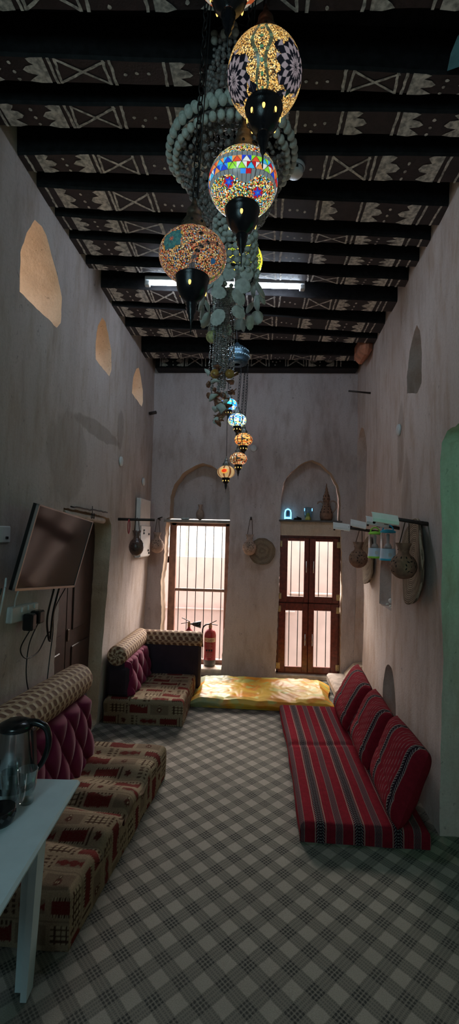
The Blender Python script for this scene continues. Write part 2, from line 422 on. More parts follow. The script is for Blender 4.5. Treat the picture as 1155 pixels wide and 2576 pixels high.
# shell behind the camera, side room, roof
mb = MB(); mb.box((-1.62, 3.44, 1.0), (0.2, 1.5, 2.2)); struct(mb.build('door_light_block', WALL_L))  # unseen backing block added to stop light leaking around the door
mb = MB()
for (c_, s_) in (((-0.1, -1.75, 1.9), (3.4, 0.2, 3.9)),): mb.box(c_, s_)
struct(mb.build('wall_back', WALL_L))
mb = MB()
mb.box((1.86, 2.98, 1.9), (0.72, 0.42, 3.9)); mb.box((2.35, 1.4, 1.9), (0.2, 3.4, 3.9)); mb.box((1.86, -0.2, 1.9), (0.75, 0.2, 3.9)); mb.box((1.86, 1.4, 2.65), (1.0, 3.0, 0.2)); mb.box((1.95, 1.4, -0.06), (1.0, 3.4, 0.1))
struct(mb.build('wall_side_room', WALL_R))
mb = MB()
for (xx, sx) in ((-1.55, 0.45),):
    pass
mb.box((0.1, 1.95, CEIL + 0.12), (3.8, 7.5, 0.24)); struct(mb.build('ceiling', DARKWOOD))

# ------------------------------------------------------------------ outside
sand = simple('pale_court_ground', (0.56, 0.44, 0.35), 0.95, bump=0.4)
mb = MB(); mb.box((0, 20, -1.3), (90, 90, 0.4)); struct(mb.build('ground', sand))
COURT = simple('peach_court_plaster', (0.31, 0.235, 0.215), 0.95, var=0.06, scale=4, bump=0.4)
mb = MB()
mb.box((-1.15, 8.4, 0.06), (3.2, 0.25, 2.33)); mb.box((-2.2, 8.4, 1.25), (1.5, 0.25, 0.28)); mb.box((-0.6, 8.27, 0.30), (2.6, 0.06, 0.02))
tag(mb.build('court_wall', COURT), 'low peach plastered courtyard wall outside the barred window', 'wall')
mb = MB(); mb.box((2.74, 8.45, 0.9), (4.4, 0.25, 4.0), bev=0.02); mb.box((2.7, 8.31, 0.62), (4.2, 0.05, 0.05), bev=0.015)
tag(mb.build('court_building', COURT), 'tall peach plastered building wall behind the shuttered window', 'building')
bh = thing('distant_house', (-1.6, 17, -1.1), 'pale sunlit house with stepped roof beyond the low courtyard wall', 'building')
mb = MB(); mb.box((-4.4, 18, 1.2), (3.4, 2, 4.6)); mb.box((-1.6, 17.6, 0.8), (1.4, 1.5, 3.8)); mb.box((-1.1, 16.5, 0.5), (0.5, 0.6, 3.2)); mb.build('house_wall', simple('white_plaster', (0.8, 0.76, 0.7), 0.9), bh)
mb = MB(); mb.box((-4.0, 16.98, 1.9), (0.5, 0.06, 0.8)); mb.build('house_window', simple('grey_window', (0.3, 0.32, 0.33), 0.5), bh)  # plain grey slab for the house window

# ------------------------------------------------------------------ windows and doors
w1_ = struct(bpy.data.objects.new('window_1', None)); COL.objects.link(w1_); w1_['_base'] = (0, 0, 0)
FY = 5.66
mb = MB()
mb.box((-1.04, FY, 0.92), (0.085, 0.08, 1.75), bev=0.006); mb.box((-0.36, FY, 0.92), (0.06, 0.08, 1.75), bev=0.006)
mb.box((-0.70, FY, 1.775), (0.72, 0.08, 0.065), bev=0.006); mb.box((-0.70, FY, 0.095), (0.72, 0.08, 0.05), bev=0.006)
struct(mb.build('window_frame', simple('brown_window_frame', (0.25, 0.12, 0.085), 0.5), w1_))
mb = MB(); mb.box((-0.69, FY, 0.955), (0.66, 0.035, 0.035), bev=0.004); mb.build('cross_bar', simple('dusty_cross_bar', (0.26, 0.16, 0.12), 0.6), w1_)
for k in range(6):
    xx = -0.955 + 0.105 * k
    mb = MB(); mb.tube([(xx, FY, 0.1), (xx, FY, 1.77)], 0.005, 8); mb.build('window_bar', IRON, w1_)

w2_ = struct(bpy.data.objects.new('window_2', None)); COL.objects.link(w2_); w2_['_base'] = (0, 0, 0)
DY = 5.475; RM = REDWOOD
mb = MB()
mb.box((0.62, DY + 0.03, 1.635), (0.73, 0.05, 0.04)); mb.box((0.62, DY + 0.03, 0.05), (0.73, 0.05, 0.03))
mb.box((0.262, DY + 0.03, 0.84), (0.02, 0.05, 1.6)); mb.box((0.977, DY + 0.03, 0.84), (0.02, 0.05, 1.6))
mb.box((0.618, DY + 0.024, 0.84), (0.05, 0.012, 1.6)); mb.box((0.62, DY + 0.024, 0.867), (0.73, 0.012, 0.05))  # strips added behind the leaf gaps to stop light showing through
struct(mb.build('shutter_frame', RM, w2_))
paneglass = glass('window_pane_glass', (0.93, 0.95, 0.95), 0.1)
leafs = [(0.275, 0.617, 0.872, 1.625), (0.622, 0.965, 0.872, 1.625), (0.272, 0.614, 0.062, 0.862), (0.619, 0.965, 0.062, 0.862)]
panes = [(0.367, 0.561, 0.94, 1.59), (0.694, 0.893, 0.945, 1.59), (0.353, 0.548, 0.125, 0.775), (0.685, 0.88, 0.13, 0.78)]
for li, ((x0, x1, z0, z1), (a0, a1, b0, b1)) in enumerate(zip(leafs, panes)):
    mb = MB(); T = 0.035
    for (p0, p1, q0, q1) in ((x0, a0, z0, z1), (a1, x1, z0, z1), (a0, a1, z0, b0), (a0, a1, b1, z1)):
        mb.box(((p0 + p1) / 2, DY, (q0 + q1) / 2), (p1 - p0 - 0.001, T, q1 - q0 - 0.001), bev=0.004)
    lf = mb.build('shutter_leaf', RM, w2_)
    mb = MB(); mb.box(((a0 + a1) / 2, DY + 0.005, (b0 + b1) / 2), (a1 - a0, 0.004, b1 - b0)); g_ = mb.build('glass_pane', paneglass, lf)
    left = li % 2 == 0
    hx = x1 - 0.03 if left else x0 + 0.045
    zc = (z0 + z1) / 2 + (0.04 if li < 2 else -0.02)
    mb = MB(); mb.tube([(hx, DY - 0.018, zc - 0.07), (hx, DY - 0.04, zc - 0.065), (hx, DY - 0.04, zc + 0.065), (hx, DY - 0.018, zc + 0.07)], 0.005, 8); mb.build('pull_handle', STEEL, lf)
    for zz in (z0 + 0.07, z1 - 0.07):
        hx2 = x0 + 0.004 if left else x1 - 0.004
        mb = MB(); mb.box((hx2, DY - 0.021, zz), (0.042, 0.005, 0.07), bev=0.002); mb.tube([(hx2, DY - 0.026, zz - 0.036), (hx2, DY - 0.026, zz + 0.036)], 0.005, 8)
        for q in (-0.022, 0.0, 0.022):
            for e in (-0.014, 0.014): mb.sphere((hx2 + e, DY - 0.025, zz + q), 0.003, 6, 4, m=1)
        mb.build('hinge', [BRASS, IRON], lf)
    for f in (0.24, 0.76):
        xx = a0 + (a1 - a0) * f
        mb = MB(); mb.tube([(xx, DY + 0.05, z0), (xx, DY + 0.05, z1)], 0.005, 6); mb.build('security_bar', IRON, w2_)

d1 = struct(bpy.data.objects.new('door_1', None)); COL.objects.link(d1); d1['_base'] = (0, 0, 0)
for (y0, y1) in ((2.88, 3.42), (3.425, 3.98)):
    mb = MB(); mb.box((-1.455, (y0 + y1) / 2, 0.91), (0.05, y1 - y0 - 0.004, 1.79), bev=0.004)
    for (zc, zh) in ((0.45, 0.6), (1.25, 0.75)): mb.box((-1.427, (y0 + y1) / 2, zc), (0.012, (y1 - y0) * 0.62, zh), bev=0.006)
    dl = mb.build('door_leaf', DOORWOOD, d1)
    if y0 > 3:
        for zz in (1.6, 0.85):
            mb = MB(); mb.box((-1.425, 3.455, zz), (0.012, 0.03, 0.09), bev=0.003); mb.build('door_hinge', simple('dull_hinge', (0.12, 0.08, 0.06), 0.5, 0.4), dl)
# white limed lintel pole above the door
mb = MB(); mb.tube([(-1.30, 2.98 + 0.1 * k, 1.765 - 0.0035 * k + random.uniform(-.002, .002)) for k in range(9)], 0.024, 10)
struct(mb.build('trim_5', simple('limed_lintel', (0.50, 0.43, 0.38), 0.8, var=0.2, bump=0.6)))
mb = MB(); mb.tube([(-1.262, 3.02 + 0.05 * k, 1.81 + random.uniform(-.004, .004)) for k in range(16)], 0.006, 6)
mb.tube([(-1.255, 3.42 + 0.032 * math.sin(t), 1.765 + 0.02 * math.sin(2 * t)) for t in [2 * PI * k / 24 for k in range(24)]], 0.003, 6, closed=True)
mb.tube([(-1.26, 3.42, 1.77), (-1.262, 3.42, 1.84)], 0.003, 6)
tag(mb.build('iron_hook_rail', IRON), 'thin iron rail with a figure-eight hook above the dark door', 'hook')

# ------------------------------------------------------------------ ceiling beams
# each: near/far edge of the underside at x = -0.9 and at x = 0.5
BEAMS = [(1.43, 1.565, 1.49, 1.62), (1.72, 1.835, 1.83, 1.93), (1.93, 2.055, 2.01, 2.14), (2.20, 2.33, 2.25, 2.42),
         (2.44, 2.61, 2.57, 2.745), (2.69, 2.815, 2.86, 2.955), (2.90, 3.07, 3.08, 3.19), (3.18, 3.26, 3.33, 3.43),
         (3.50, 3.71, 3.65, 3.84), (3.80, 4.00, 4.01, 4.215), (4.18, 4.37, 4.34, 4.48), (4.76, 4.93, 4.82, 4.97)]
def paint(mb, fpt, y0f, y1f, seed):
    R = random.Random(seed)
    def strip(a, b, w):
        n = 7; L, Rr = [], []
        dx, dy = b[0] - a[0], b[1] - a[1]; ln = math.hypot(dx, dy * 0.14) or 1
        nx, ny = -dy * 0.14 / ln, dx / ln / 0.14
        for k in range(n + 1):
            t = k / n; ww = w * (0.8 + 0.35 * R.random()) / 2
            cx, cy = a[0] + dx * t + R.uniform(-.002, .002), a[1] + dy * t
            L.append((cx + nx * ww, cy + ny * ww)); Rr.append((cx - nx * ww, cy - ny * ww))
        for k in range(n): mb.poly([fpt(*L[k]), fpt(*L[k + 1]), fpt(*Rr[k + 1]), fpt(*Rr[k])], 1)
    def blob(cx, cy, r):
        mb.poly([fpt(cx + r * math.cos(a) * R.uniform(.8, 1.2), cy + r / 0.13 * math.sin(a) * R.uniform(.8, 1.2)) for a in [2 * PI * k / 7 for k in range(7)]], 1)
    def leaf(x0, w, dr):
        p = [(0, .04), (0, .96), (.5, .97), (.72, .9), (.60, .80), (.24, .75), (.8, .66), (1, .5), (.85, .40), (.24, .31), (.75, .20), (.92, .10), (.5, .03)]
        base = [(x0 + dr * w * (q[0] + R.uniform(-.03, .03)), q[1] + R.uniform(-.02, .02)) for q in p]
        c0 = (x0 + dr * w * 0.12, 0.5)
        for k in range(len(base)): mb.poly([fpt(*c0), fpt(*base[k]), fpt(*base[(k + 1) % len(base)])], 1)
    def bar(x0): strip((x0, 0.03), (x0 + R.uniform(-.006, .006), 0.97), 0.013)
    def xbox(x0, w):
        strip((x0, .04), (x0 + .01, .95), .012); strip((x0 + w, .04), (x0 + w - .008, .95), .012)
        strip((x0 + .005, .93), (x0 + w, .07), .012); strip((x0 + .005, .08), (x0 + w, .9), .012)
    o = R.uniform(-.02, .02)
    bar(-1.235); leaf(-1.205 + o, .09, 1); blob(-1.07 + o, .75, .008); blob(-1.065 + o, .42, .008); blob(-1.06 + o, .15, .008)
    leaf(-.925 + o, .10, -1); bar(-.90 + o); xbox(-.885 + o, .19 + R.uniform(0, .04)); bar(-.65 + o); 
    for k in range(3): blob(-.60 + o + .05 * k, .45 + R.uniform(-.08, .08), .008)
    if R.random() < .5: blob(-.57 + o, .15, .008)
    bar(-.43 + o); leaf(-.405 + o, .09, 1); blob(-.28 + o, .6, .008); blob(-.28 + o, .25, .008); leaf(-.14 + o, .10, -1); bar(-.12)
    xbox(-.10 - o, .19); bar(.125 - o)
    for k in range(3): blob(.17 - o + .045 * k, .45 + R.uniform(-.08, .08), .008)
    if R.random() < .5: blob(.2 - o, .15, .008)
    bar(.33 - o)
    if R.random() < .75: xbox(.355 - o, .20)
    else: leaf(.355 - o, .10, 1)
    bar(.585 - o); leaf(.61 - o, .11, 1); blob(.76 - o, .7, .009); blob(.755 - o, .4, .008); blob(.75 - o, .12, .008); leaf(.925 - o, .11, -1); bar(.955 - o); bar(1.02)
def beam(i, b):
    aL0, aL1, aR0, aR1 = b; mb = MB()
    def edge(x, k):
        t = (x + 0.9) / 1.4
        return (aL0 + (aR0 - aL0) * t) if k == 0 else (aL1 + (aR1 - aL1) * t)
    X0, X1 = -1.36, 1.2; n = 30; rows = []
    for k in range(n + 1):
        X = X0 + (X1 - X0) * k / n; y0, y1 = edge(X, 0), edge(X, 1)
        wv = 0.006 * noise.noise(Vector((X * 3, i * 5.1, 0))); zz = BEAMZ + 0.006 * noise.noise(Vector((X * 2.5, i * 3.3, 4)))
        pr = [(y0 + wv, zz + 0.012), (y0 + 0.008 + wv, zz), (y1 - 0.008 + wv, zz), (y1 + wv, zz + 0.012), (y1 + 0.01, CEIL + 0.02), (y0 - 0.01, CEIL + 0.02)]
        rows.append([mb.vert((X, p[0], p[1])) for p in pr])
    for k in range(n):
        for j in range(6):
            mb.face((rows[k][j], rows[k + 1][j], rows[k + 1][(j + 1) % 6], rows[k][(j + 1) % 6]), 2 if j == 1 else 0)
    def fpt(x, t):
        y0, y1 = edge(x, 0), edge(x, 1); t = min(0.98, max(0.02, t)); wv = 0.006 * noise.noise(Vector((x * 3, i * 5.1, 0)))
        zz = BEAMZ + 0.006 * noise.noise(Vector((x * 2.5, i * 3.3, 4)))
        return (x, y0 + (y1 - y0) * (1 - t) + wv, zz - 0.0025)
    paint(mb, fpt, 0, 0, 100 + i)
    return mb.build('ceiling_beam', [DARKWOOD, WHITEPAINT, PAINTWOOD])
ordn = ['nearest the far wall, in front of the painted plank', 'second', 'third', 'fourth, just beyond the glowing tube', 'fifth, on the camera side of the glowing tube', 'sixth', 'seventh', 'eighth', 'ninth', 'tenth', 'eleventh', 'twelfth, cut by the top edge of the photo', 'thirteenth']
for i, b in enumerate(BEAMS):
    k = len(BEAMS) - 1 - i
    o = beam(i, b)
    if k == 0: l_ = 'dark ceiling beam with white motifs, the one nearest the far wall plank'
    else: l_ = 'dark ceiling beam with white painted motifs, %s counting from the far wall' % ordn[k]
    tag(o, l_, 'beam', 'painted ceiling beams')
# painted plank on the far wall
mb = MB(); mb.box((-0.06, 5.31, 3.67), (2.36, 0.17, 0.17), bev=0.006)
def fp2(x, t): return (x * 0.93 - 0.03, 5.2235, 3.60 + 0.14 * min(.98, max(.02, t)))
paint(mb, fp2, 0, 0, 777)
tag(mb.build('painted_plank', [DARKWOOD, WHITEPAINT]), 'dark plank with white painted motifs lying along the top of the far wall', 'plank')

mb = MB(); mb.box((1.055, 4.72, 3.60), (0.13, 0.36, 0.22), bev=0.05)
tag(mb.build('plaster_patch', simple('orange_lit_plaster', (0.42, 0.17, 0.10), 0.95, bump=0.6)), 'plaster patch with orange light in its colour, under the ceiling at the top right corner of the far wall', 'plaster')  # orange light on the plaster end is put into its colour
# flat blue patch added at the top right
mb = MB(); mb.poly([(0.74, 1.64, 3.566), (0.722, 1.70, 3.567), (0.722, 1.76, 3.567), (0.736, 1.83, 3.567), (0.77, 1.815, 3.565), (0.82, 1.80, 3.566), (0.84, 1.70, 3.564), (0.80, 1.60, 3.566)])
tag(mb.build('blue_patch', simple('plain_blue', (0.10, 0.30, 0.36), 0.9)), 'flat blue patch under the ceiling at the upper right', 'patch')

# tube light
tl = thing('tube_light', (-0.29, 3.42, 3.60), 'white batten tube light glowing across the middle of the ceiling', 'light')
TA = Vector((-0.905, 3.395, 3.575)); TB = Vector((0.325, 3.475, 3.575)); TD = (TB - TA).normalized(); ang = math.atan2(TD.y, TD.x); TC = (TA + TB) / 2
mb = MB(); mb.box(TC + Vector((0, 0.0, 0.028)), (1.235, 0.05, 0.04), rz(ang), bev=0.006); mb.build('batten_housing', WHITEPL, tl)
for e in (-1, 1):
    mb = MB(); mb.box(TC + TD * (0.598 * e) + Vector((0, 0, -0.004)), (0.04, 0.04, 0.045), rz(ang), bev=0.005); mb.build('end_cap', WHITEPL, tl)
TUBE = emissive('glowing_tube', (0.70, 0.83, 1.0), 56, (0.8, 0.9, 0.9))
mb = MB(); mb.tube([TA + TD * 0.045 + Vector((0, -0.012, -0.008)), TB - TD * 0.045 + Vector((0, -0.012, -0.008))], 0.014, 12); lab(mb.build('glowing_tube', TUBE, tl), 'bright bluish white lit tube')

# smoke detector
sd = thing('smoke_detector', (0.155, 2.31, 3.58), 'round white smoke detector on the ceiling beside the shell chandelier', 'smoke detector')
mb = MB(); mb.lathe([(0, 0), (0.052, 0), (0.054, -0.012), (0.048, -0.02)], (0.155, 2.31, 3.578), 28); mb.build('mounting_base', WHITEPL, sd)
mb = MB(); mb.lathe([(0.044, -0.02), (0.044, -0.04), (0.036, -0.05), (0, -0.052)], (0.155, 2.31, 3.578), 28); mb.box((0.155, 2.265, 3.545), (0.03, 0.006, 0.012), m=1); mb.build('sensor_cap', [WHITEPL, HOLE], sd)

# ------------------------------------------------------------------ mosaic lamps
def mosaic_mat(name, beads, glow, bead_scale=300, tile_glow=0.5):
    """stained glass tiles (colour attribute) and glass beads (random palette) glowing from the bulb within"""
    M = Mat(name, (0.3, 0.3, 0.3), 0.25)
    at = M.node('ShaderNodeAttribute', attribute_name='tone')
    tc = M.node('ShaderNodeTexCoord'); vo = M.node('ShaderNodeTexVoronoi'); vo.inputs['Scale'].default_value = bead_scale
    M.nt.links.new(tc.outputs['Object'], vo.inputs['Vector'])
    sp = M.node('ShaderNodeSeparateColor'); M.nt.links.new(vo.outputs['Color'], sp.inputs[0])
    cr = M.node('ShaderNodeValToRGB'); cr.color_ramp.interpolation = 'CONSTANT'
    el = cr.color_ramp.elements
    while len(el) < len(beads): el.new(0.5)
    for k, cc in enumerate(beads): el[k].position = k / len(beads); el[k].color = (*cc, 1)
    M.nt.links.new(sp.outputs[0], cr.inputs[0])
    bright = E(M.nt, sp.outputs[1]) * 0.9 + 0.5
    d = E(M.nt, vo.outputs['Distance']); round_ = d.ramp(0.75, 0.3)
    seps = M.node('ShaderNodeSeparateColor'); M.nt.links.new(at.outputs['Color'], seps.inputs[0])
    isb = E(M.nt, seps.outputs[0]).gt(1.5)
    bc = M.mix(1.0 - round_ * bright, E(M.nt, cr.outputs[0]), (0.02, 0.012, 0.008))
    colr = M.mix(isb, E(M.nt, at.outputs['Color']), bc)
    M.nt.links.new(colr.s, M.b.inputs['Base Color']); M.nt.links.new(colr.s, M.b.inputs['Emission Color'])
    st = isb * (glow - tile_glow * glow) + tile_glow * glow
    M.nt.links.new(st.s, M.b.inputs['Emission Strength'])
    M.bump(round_ * isb, 0.5, 0.002)
    return M.m
BEAD = (2.0, 2.0, 2.0); GROUT = (0.05, 0.05, 0.05)
def star(az, la, caz, cla, R, n, c1, c2, hole=0.0, k=1.0):
    """rings of rhombi around a centre; returns colour or None"""
    dx = (az - caz) * math.cos(cla); dy = la - cla; dx = (dx + PI) % (2 * PI) - PI if abs(dx) > PI else dx
    r = math.hypot(dx, dy) / R
    if r > 1: return None
    a = (math.atan2(dy, dx) / (2 * PI) + 0.5) * n
    b = r * 5.0 * k
    p, q = a + b * 0.5, a - b * 0.5 + 50
    fp, fq = p - math.floor(p), q - math.floor(q)
    ring = int(math.floor(p) - math.floor(q) + 50)
    if r > 0.98 - 0.16 * (1 if (int(math.floor(p)) % 2) else 0): return None
    if min(fp, fq) < 0.05: return GROUT
    return c1[ring % len(c1)] if (ring % 2) else c2[(ring // 2) % len(c2)]
def quant(seed): return random.Random(seed).random()
BLK = (0.006, 0.006, 0.012); LIL = (0.30, 0.24, 0.31); GRY = (0.13, 0.14, 0.14)
def patA(az, la):
    for (ca, cl, R, n) in ((1.0, -0.32, 0.66, 15), (-1.15, -0.5, 0.62, 15), (3.0, 0.1, 0.6, 15)):
        c = star(az, la, ca, cl, R, n, [LIL, (0.38, 0.3, 0.33)], [BLK, BLK])
        if c: return c
    for (ca, cl) in ((0.36, -0.16), (0.60, -0.72), (-0.62, -0.42), (-0.55, -0.95), (0.95, -1.02)):
        dx, dy = abs((az - ca) * math.cos(la)), abs(la - cl)
        if dx * 1.0 + dy * 0.9 < 0.14: return BLK if dx > 0.006 else GROUT
    w = 0.17 + 0.07 * math.cos(la * 6.5)
    e = abs(abs(az + 0.08) - w)
    if e < 0.045 and la > -1.1:
        t = la / 0.11
        return GROUT if (t - math.floor(t)) < 0.14 else ((0.10, 0.11, 0.06) if int(math.floor(t)) % 3 else (0.16, 0.22, 0.12))
    if abs(az + 0.08) < 0.05:
        t = la / 0.09
        if math.floor(t) % 3 == 0: return (0.10, 0.28, 0.14) if (t - math.floor(t)) > 0.2 else GROUT
    return BEAD
CT = [(0.75, 0.08, 0.03), (0.04, 0.28, 0.85), (0.28, 0.72, 0.03), (0.75, 0.78, 0.75), (0.02, 0.06, 0.6), (0.5, 0.01, 0.02), (0.85, 0.3, 0.08), (0.05, 0.45, 0.8)]
def patB(az, la):
    d = la + 0.10 + 0.06 * math.cos(3 * az)
    if -0.19 < d < 0.19:
        a = az / (2 * PI) * 24; row = 0 if d > 0 else 1; t = (d / 0.19) % 1.0
        x = (a + 0.5 * row) % 1.0; i = math.floor(a + 0.5 * row)
        up = abs(x - 0.5) * 2 < 1 - t
        e = abs(abs(x - 0.5) * 2 - (1 - t))
        if e < 0.08 or t < 0.05: return GROUT
        return CT[int(quant((i * 7 + row * 3 + (11 if up else 0)) * 13 + 5) * len(CT)) % len(CT)]
    dip = 0.19 + 0.22 * max(0, math.cos(3 * (az - 0.12))) ** 2
    if -dip - 0.13 < d <= -0.19 or (0.19 <= d < 0.34):
        t = az / (2 * PI) * 46
        if d < -0.19 and abs(az - 0.12) < 0.16 and d > -0.32: return CT[1] if az < 0.12 else CT[5]
        return GROUT if (t - math.floor(t)) < 0.14 else (0.16, 0.19, 0.20)
    for (ca, cl) in ((-0.45, -0.62), (0.72, -0.85), (2.5, -.3), (-2.4, -.3)):
        c = star(az, la, ca, cl, 0.16, 6, [CT[0], CT[4]], [CT[1], CT[5], CT[2]], k=0.5)
        if c: return c
    return BEAD
def patC(az, la):
    c = star(az, la, -0.5, -0.02, 0.40, 8, [(0.42, 0.07, 0.04), (0.03, 0.12, 0.13)], [(0.6, 0.10, 0.04), (0.05, 0.16, 0.15), (0.5, 0.25, 0.05)], k=0.8)
    if c: return c
    e = math.hypot((az - 0.95) * math.cos(la), la + 0.62)
    if 0.52 < e < 0.66 or (0.9 < e < 1.0 and la > 0):
        a = math.atan2(la + 0.62, az - 0.95) * 7
        if a - math.floor(a) < 0.12 or abs(e - 0.59) < 0.012: return GROUT
        return [(0.36, 0.13, 0.07), (0.09, 0.09, 0.10), (0.42, 0.2, 0.12), (0.2, 0.28, 0.03), (0.01, 0.01, 0.01)][int(quant(int(math.floor(a)) * 31 + 7) * 5)]
    if e < 0.09: return (0.03, 0.12, 0.28)
    if la > 0.85:
        a = az * 4; return GROUT if a - math.floor(a) < 0.1 else (0.10, 0.13, 0.14)
    return BEAD
def patD(az, la):
    c = star(az, la, 0.45, -0.8, 0.5, 8, [(0.06, 0.42, 0.55), (0.03, 0.25, 0.4)], [(0.5, 0.7, 0.68), (0.6, 0.12, 0.04)], k=0.9)
    if c: return c
    c = star(az, la, -0.8, -0.8, 0.45, 8, [(0.7, 0.75, 0.7), (0.05, 0.3, 0.4)], [(0.6, 0.12, 0.04), (0.1, 0.5, 0.45)], k=0.9)
    if c: return c
    return (0.6, 0.58, 0.5) if math.sin(az * 9) * math.sin(la * 11) > 0.2 else (0.6, 0.14, 0.05)
def patE(az, la):
    a = (az * 3 + la * 2)
    return GROUT if a - math.floor(a) < 0.08 else ((0.75, 0.62, 0.05) if int(math.floor(a)) % 2 else BEAD)
def patS(cols, dens=9):
    def f(az, la):
        a, b = az * dens / 2.2, la * dens / 2.2 + 0.5 * (int(math.floor(az * dens / 2.2)) % 2)
        if a - math.floor(a) < 0.12 or b - math.floor(b) < 0.12: return (0.02, 0.015, 0.01)
        return cols[int(quant(int(math.floor(a)) * 57 + int(math.floor(b)) * 131 + 3) * len(cols)) % len(cols)]
    return f
def patSpot(az, la):
    e = math.hypot((az + 0.15) * math.cos(la), la - 0.05)
    if e < 0.28: return (0.8, 0.05, 0.01)
    if e < 0.4: return (1.0, 0.45, 0.06)
    return (0.55, 0.36, 0.16) if math.sin(az * 8) > -0.75 else (0.16, 0.05, 0.02)
def lamp_parts(parent, c, r, rzf, pat, mat, nu, nv, capm, cupm, top, cup_r=0.5, chain='chain', slots=8, fin=True, capr=0.42):
    """globe with its cap, cup, finial and chain; part > sub-parts"""
    c = Vector(c); mb = MB(); rows = []
    la0, la1 = -1.18, 1.25
    for j in range(nv + 1):
        la = la0 + (la1 - la0) * j / nv; row = []
        for i in range(nu):
            az = -PI + 2 * PI * i / nu
            row.append((c + Vector((r * math.cos(la) * math.sin(az), -r * math.cos(la) * math.cos(az), r * rzf * math.sin(la)))))
        rows.append(row)
    for j in range(nv):
        la = la0 + (la1 - la0) * (j + 0.5) / nv
        for i in range(nu):
            az = -PI + 2 * PI * (i + 0.5) / nu
            mb.cur = pat(az, la); q = [rows[j][i], rows[j][(i + 1) % nu], rows[j + 1][(i + 1) % nu], rows[j + 1][i]]
            mb.face([mb.vert(p) for p in q], 0, True)
    zt = c.z + r * rzf * math.sin(la1); zb = c.z + r * rzf * math.sin(la0)
    g = mb.build('mosaic_globe', mat, parent, loc=tuple(c), col=True); g['_base'] = tuple(c)
    k = capr * r
    mb = MB(); mb.lathe([(k, zt - 0.004), (k * 1.04, zt), (k * 1.0, zt + 0.10 * r), (k * 0.86, zt + 0.30 * r), (k * 0.6, zt + 0.48 * r), (k * 0.5, zt + 0.52 * r), (k * 0.54, zt + 0.56 * r), (k * 0.5, zt + 0.72 * r), (k * 0.3, zt + 0.78 * r), (k * 0.2, zt + 0.95 * r), (k * 0.08, zt + 1.12 * r), (0, zt + 1.13 * r)], (c.x, c.y, 0), 24)
    if slots:
        for q in range(8):
            a = 2 * PI * q / 8; mb.sphere((c.x + k * 0.92 * math.cos(a), c.y + k * 0.92 * math.sin(a), zt + 0.2 * r), r * 0.045, 8, 6, m=1)
    mb.build('metal_cap', [capm, HOLE], g)
    k = cup_r * r
    prof = [(k * 0.92, zb + 0.10 * r), (k, zb + 0.08 * r), (k * 1.02, zb), (k * 0.97, zb - 0.03 * r), (k * 0.99, zb - 0.06 * r), (k * 0.94, zb - 0.10 * r), (k * 0.92, zb - 0.25 * r), (k * 0.80, zb - 0.42 * r), (k * 0.58, zb - 0.58 * r), (k * 0.35, zb - 0.66 * r), (k * 0.30, zb - 0.70 * r)]
    mb = MB(); mb.lathe(prof, (c.x, c.y, 0), 32)
    if slots:
        for q in range(slots):
            a = 2 * PI * q / slots - PI / 2; zz = zb - 0.30 * r; rr = k * 0.885
            cx, cy = c.x + rr * math.cos(a), c.y + rr * math.sin(a)
            M_ = rz(a) @ Matrix.Diagonal((0.25, 0.6, 1.5, 1))
            mb.sphere((cx, cy, zz), r * 0.07, 8, 6, m=1, M=M_)
    mb.build('base_cup', [cupm, SLOT], g)
    if fin:
        z0 = zb - 0.70 * r
        mb = MB(); mb.lathe([(k * .3, z0), (k * .36, z0 - .05 * r), (k * .30, z0 - .1 * r), (k * .34, z0 - .16 * r), (k * .26, z0 - .24 * r), (k * .28, z0 - .3 * r), (k * .16, z0 - .42 * r), (k * .18, z0 - .48 * r), (k * .05, z0 - .6 * r), (k * .03, z0 - .95 * r), (0, z0 - .96 * r)], (c.x, c.y, 0), 18)
        mb.build('finial', cupm, g)
    z0 = zt + 1.1 * r
    mb = MB(); T = Vector(top); S = Vector((c.x, c.y, z0)); L = (T - S).length
    if chain == 'chain':
        n = max(2, int(L / 0.026)); D = (T - S).normalized(); side = D.orthogonal().normalized(); s2 = D.cross(side)
        for q in range(n):
            p = S + D * (L * (q + 0.5) / n); sd_ = side if q % 2 else s2
            mb.tube([p + D * (0.017 * math.cos(t)) + sd_ * (0.008 * math.sin(t)) for t in [2 * PI * w / 10 for w in range(10)]], 0.0022, 5, closed=True)
        mb.tube([S + Vector((0.008, 0, 0)), (S + T) / 2 + Vector((0.012, 0.004, 0)), T], 0.0022, 6)
        mb.build('hanging_chain', IRON, g)
    else:
        mb.tube([S, T], 0.0025, 6); mb.build('hanging_cord', IRON, g)
    return g
SLOT = emissive('lit_cut_out', (1.0, 0.62, 0.16), 1.6, (0.3, 0.2, 0.1))
GOLD = [(0.95, 0.55, 0.14), (1.0, 0.68, 0.22), (0.75, 0.38, 0.08), (1.0, 0.78, 0.38), (0.5, 0.22, 0.05), (0.9, 0.5, 0.15)]
MULTI = [(0.95, 0.65, 0.2), (0.85, 0.1, 0.03), (1.0, 0.8, 0.3), (0.08, 0.4, 0.75), (0.6, 0.75, 0.1), (1.0, 0.9, 0.7), (0.8, 0.35, 0.06), (0.05, 0.3, 0.2)]
WARM = [(0.75, 0.33, 0.09), (0.6, 0.07, 0.03), (0.8, 0.5, 0.15), (0.65, 0.25, 0.12), (0.8, 0.62, 0.35), (0.12, 0.22, 0.35), (0.6, 0.3, 0.15)]
YG = [(0.8, 0.8, 0.05), (0.3, 0.75, 0.03), (1.0, 0.9, 0.2), (0.6, 0.7, 0.02)]
mA = mosaic_mat('gold_bead_mosaic', GOLD, 1.0, 330, 0.42); mB = mosaic_mat('bright_mosaic', MULTI, 1.0, 300, 0.72)
mC = mosaic_mat('warm_bead_mosaic', WARM, 0.62, 300, 0.6); mD = mosaic_mat('blue_red_mosaic', MULTI, 0.7, 230, 0.55); mE = mosaic_mat('yellow_green_mosaic', YG, 1.3, 150, 1.0)
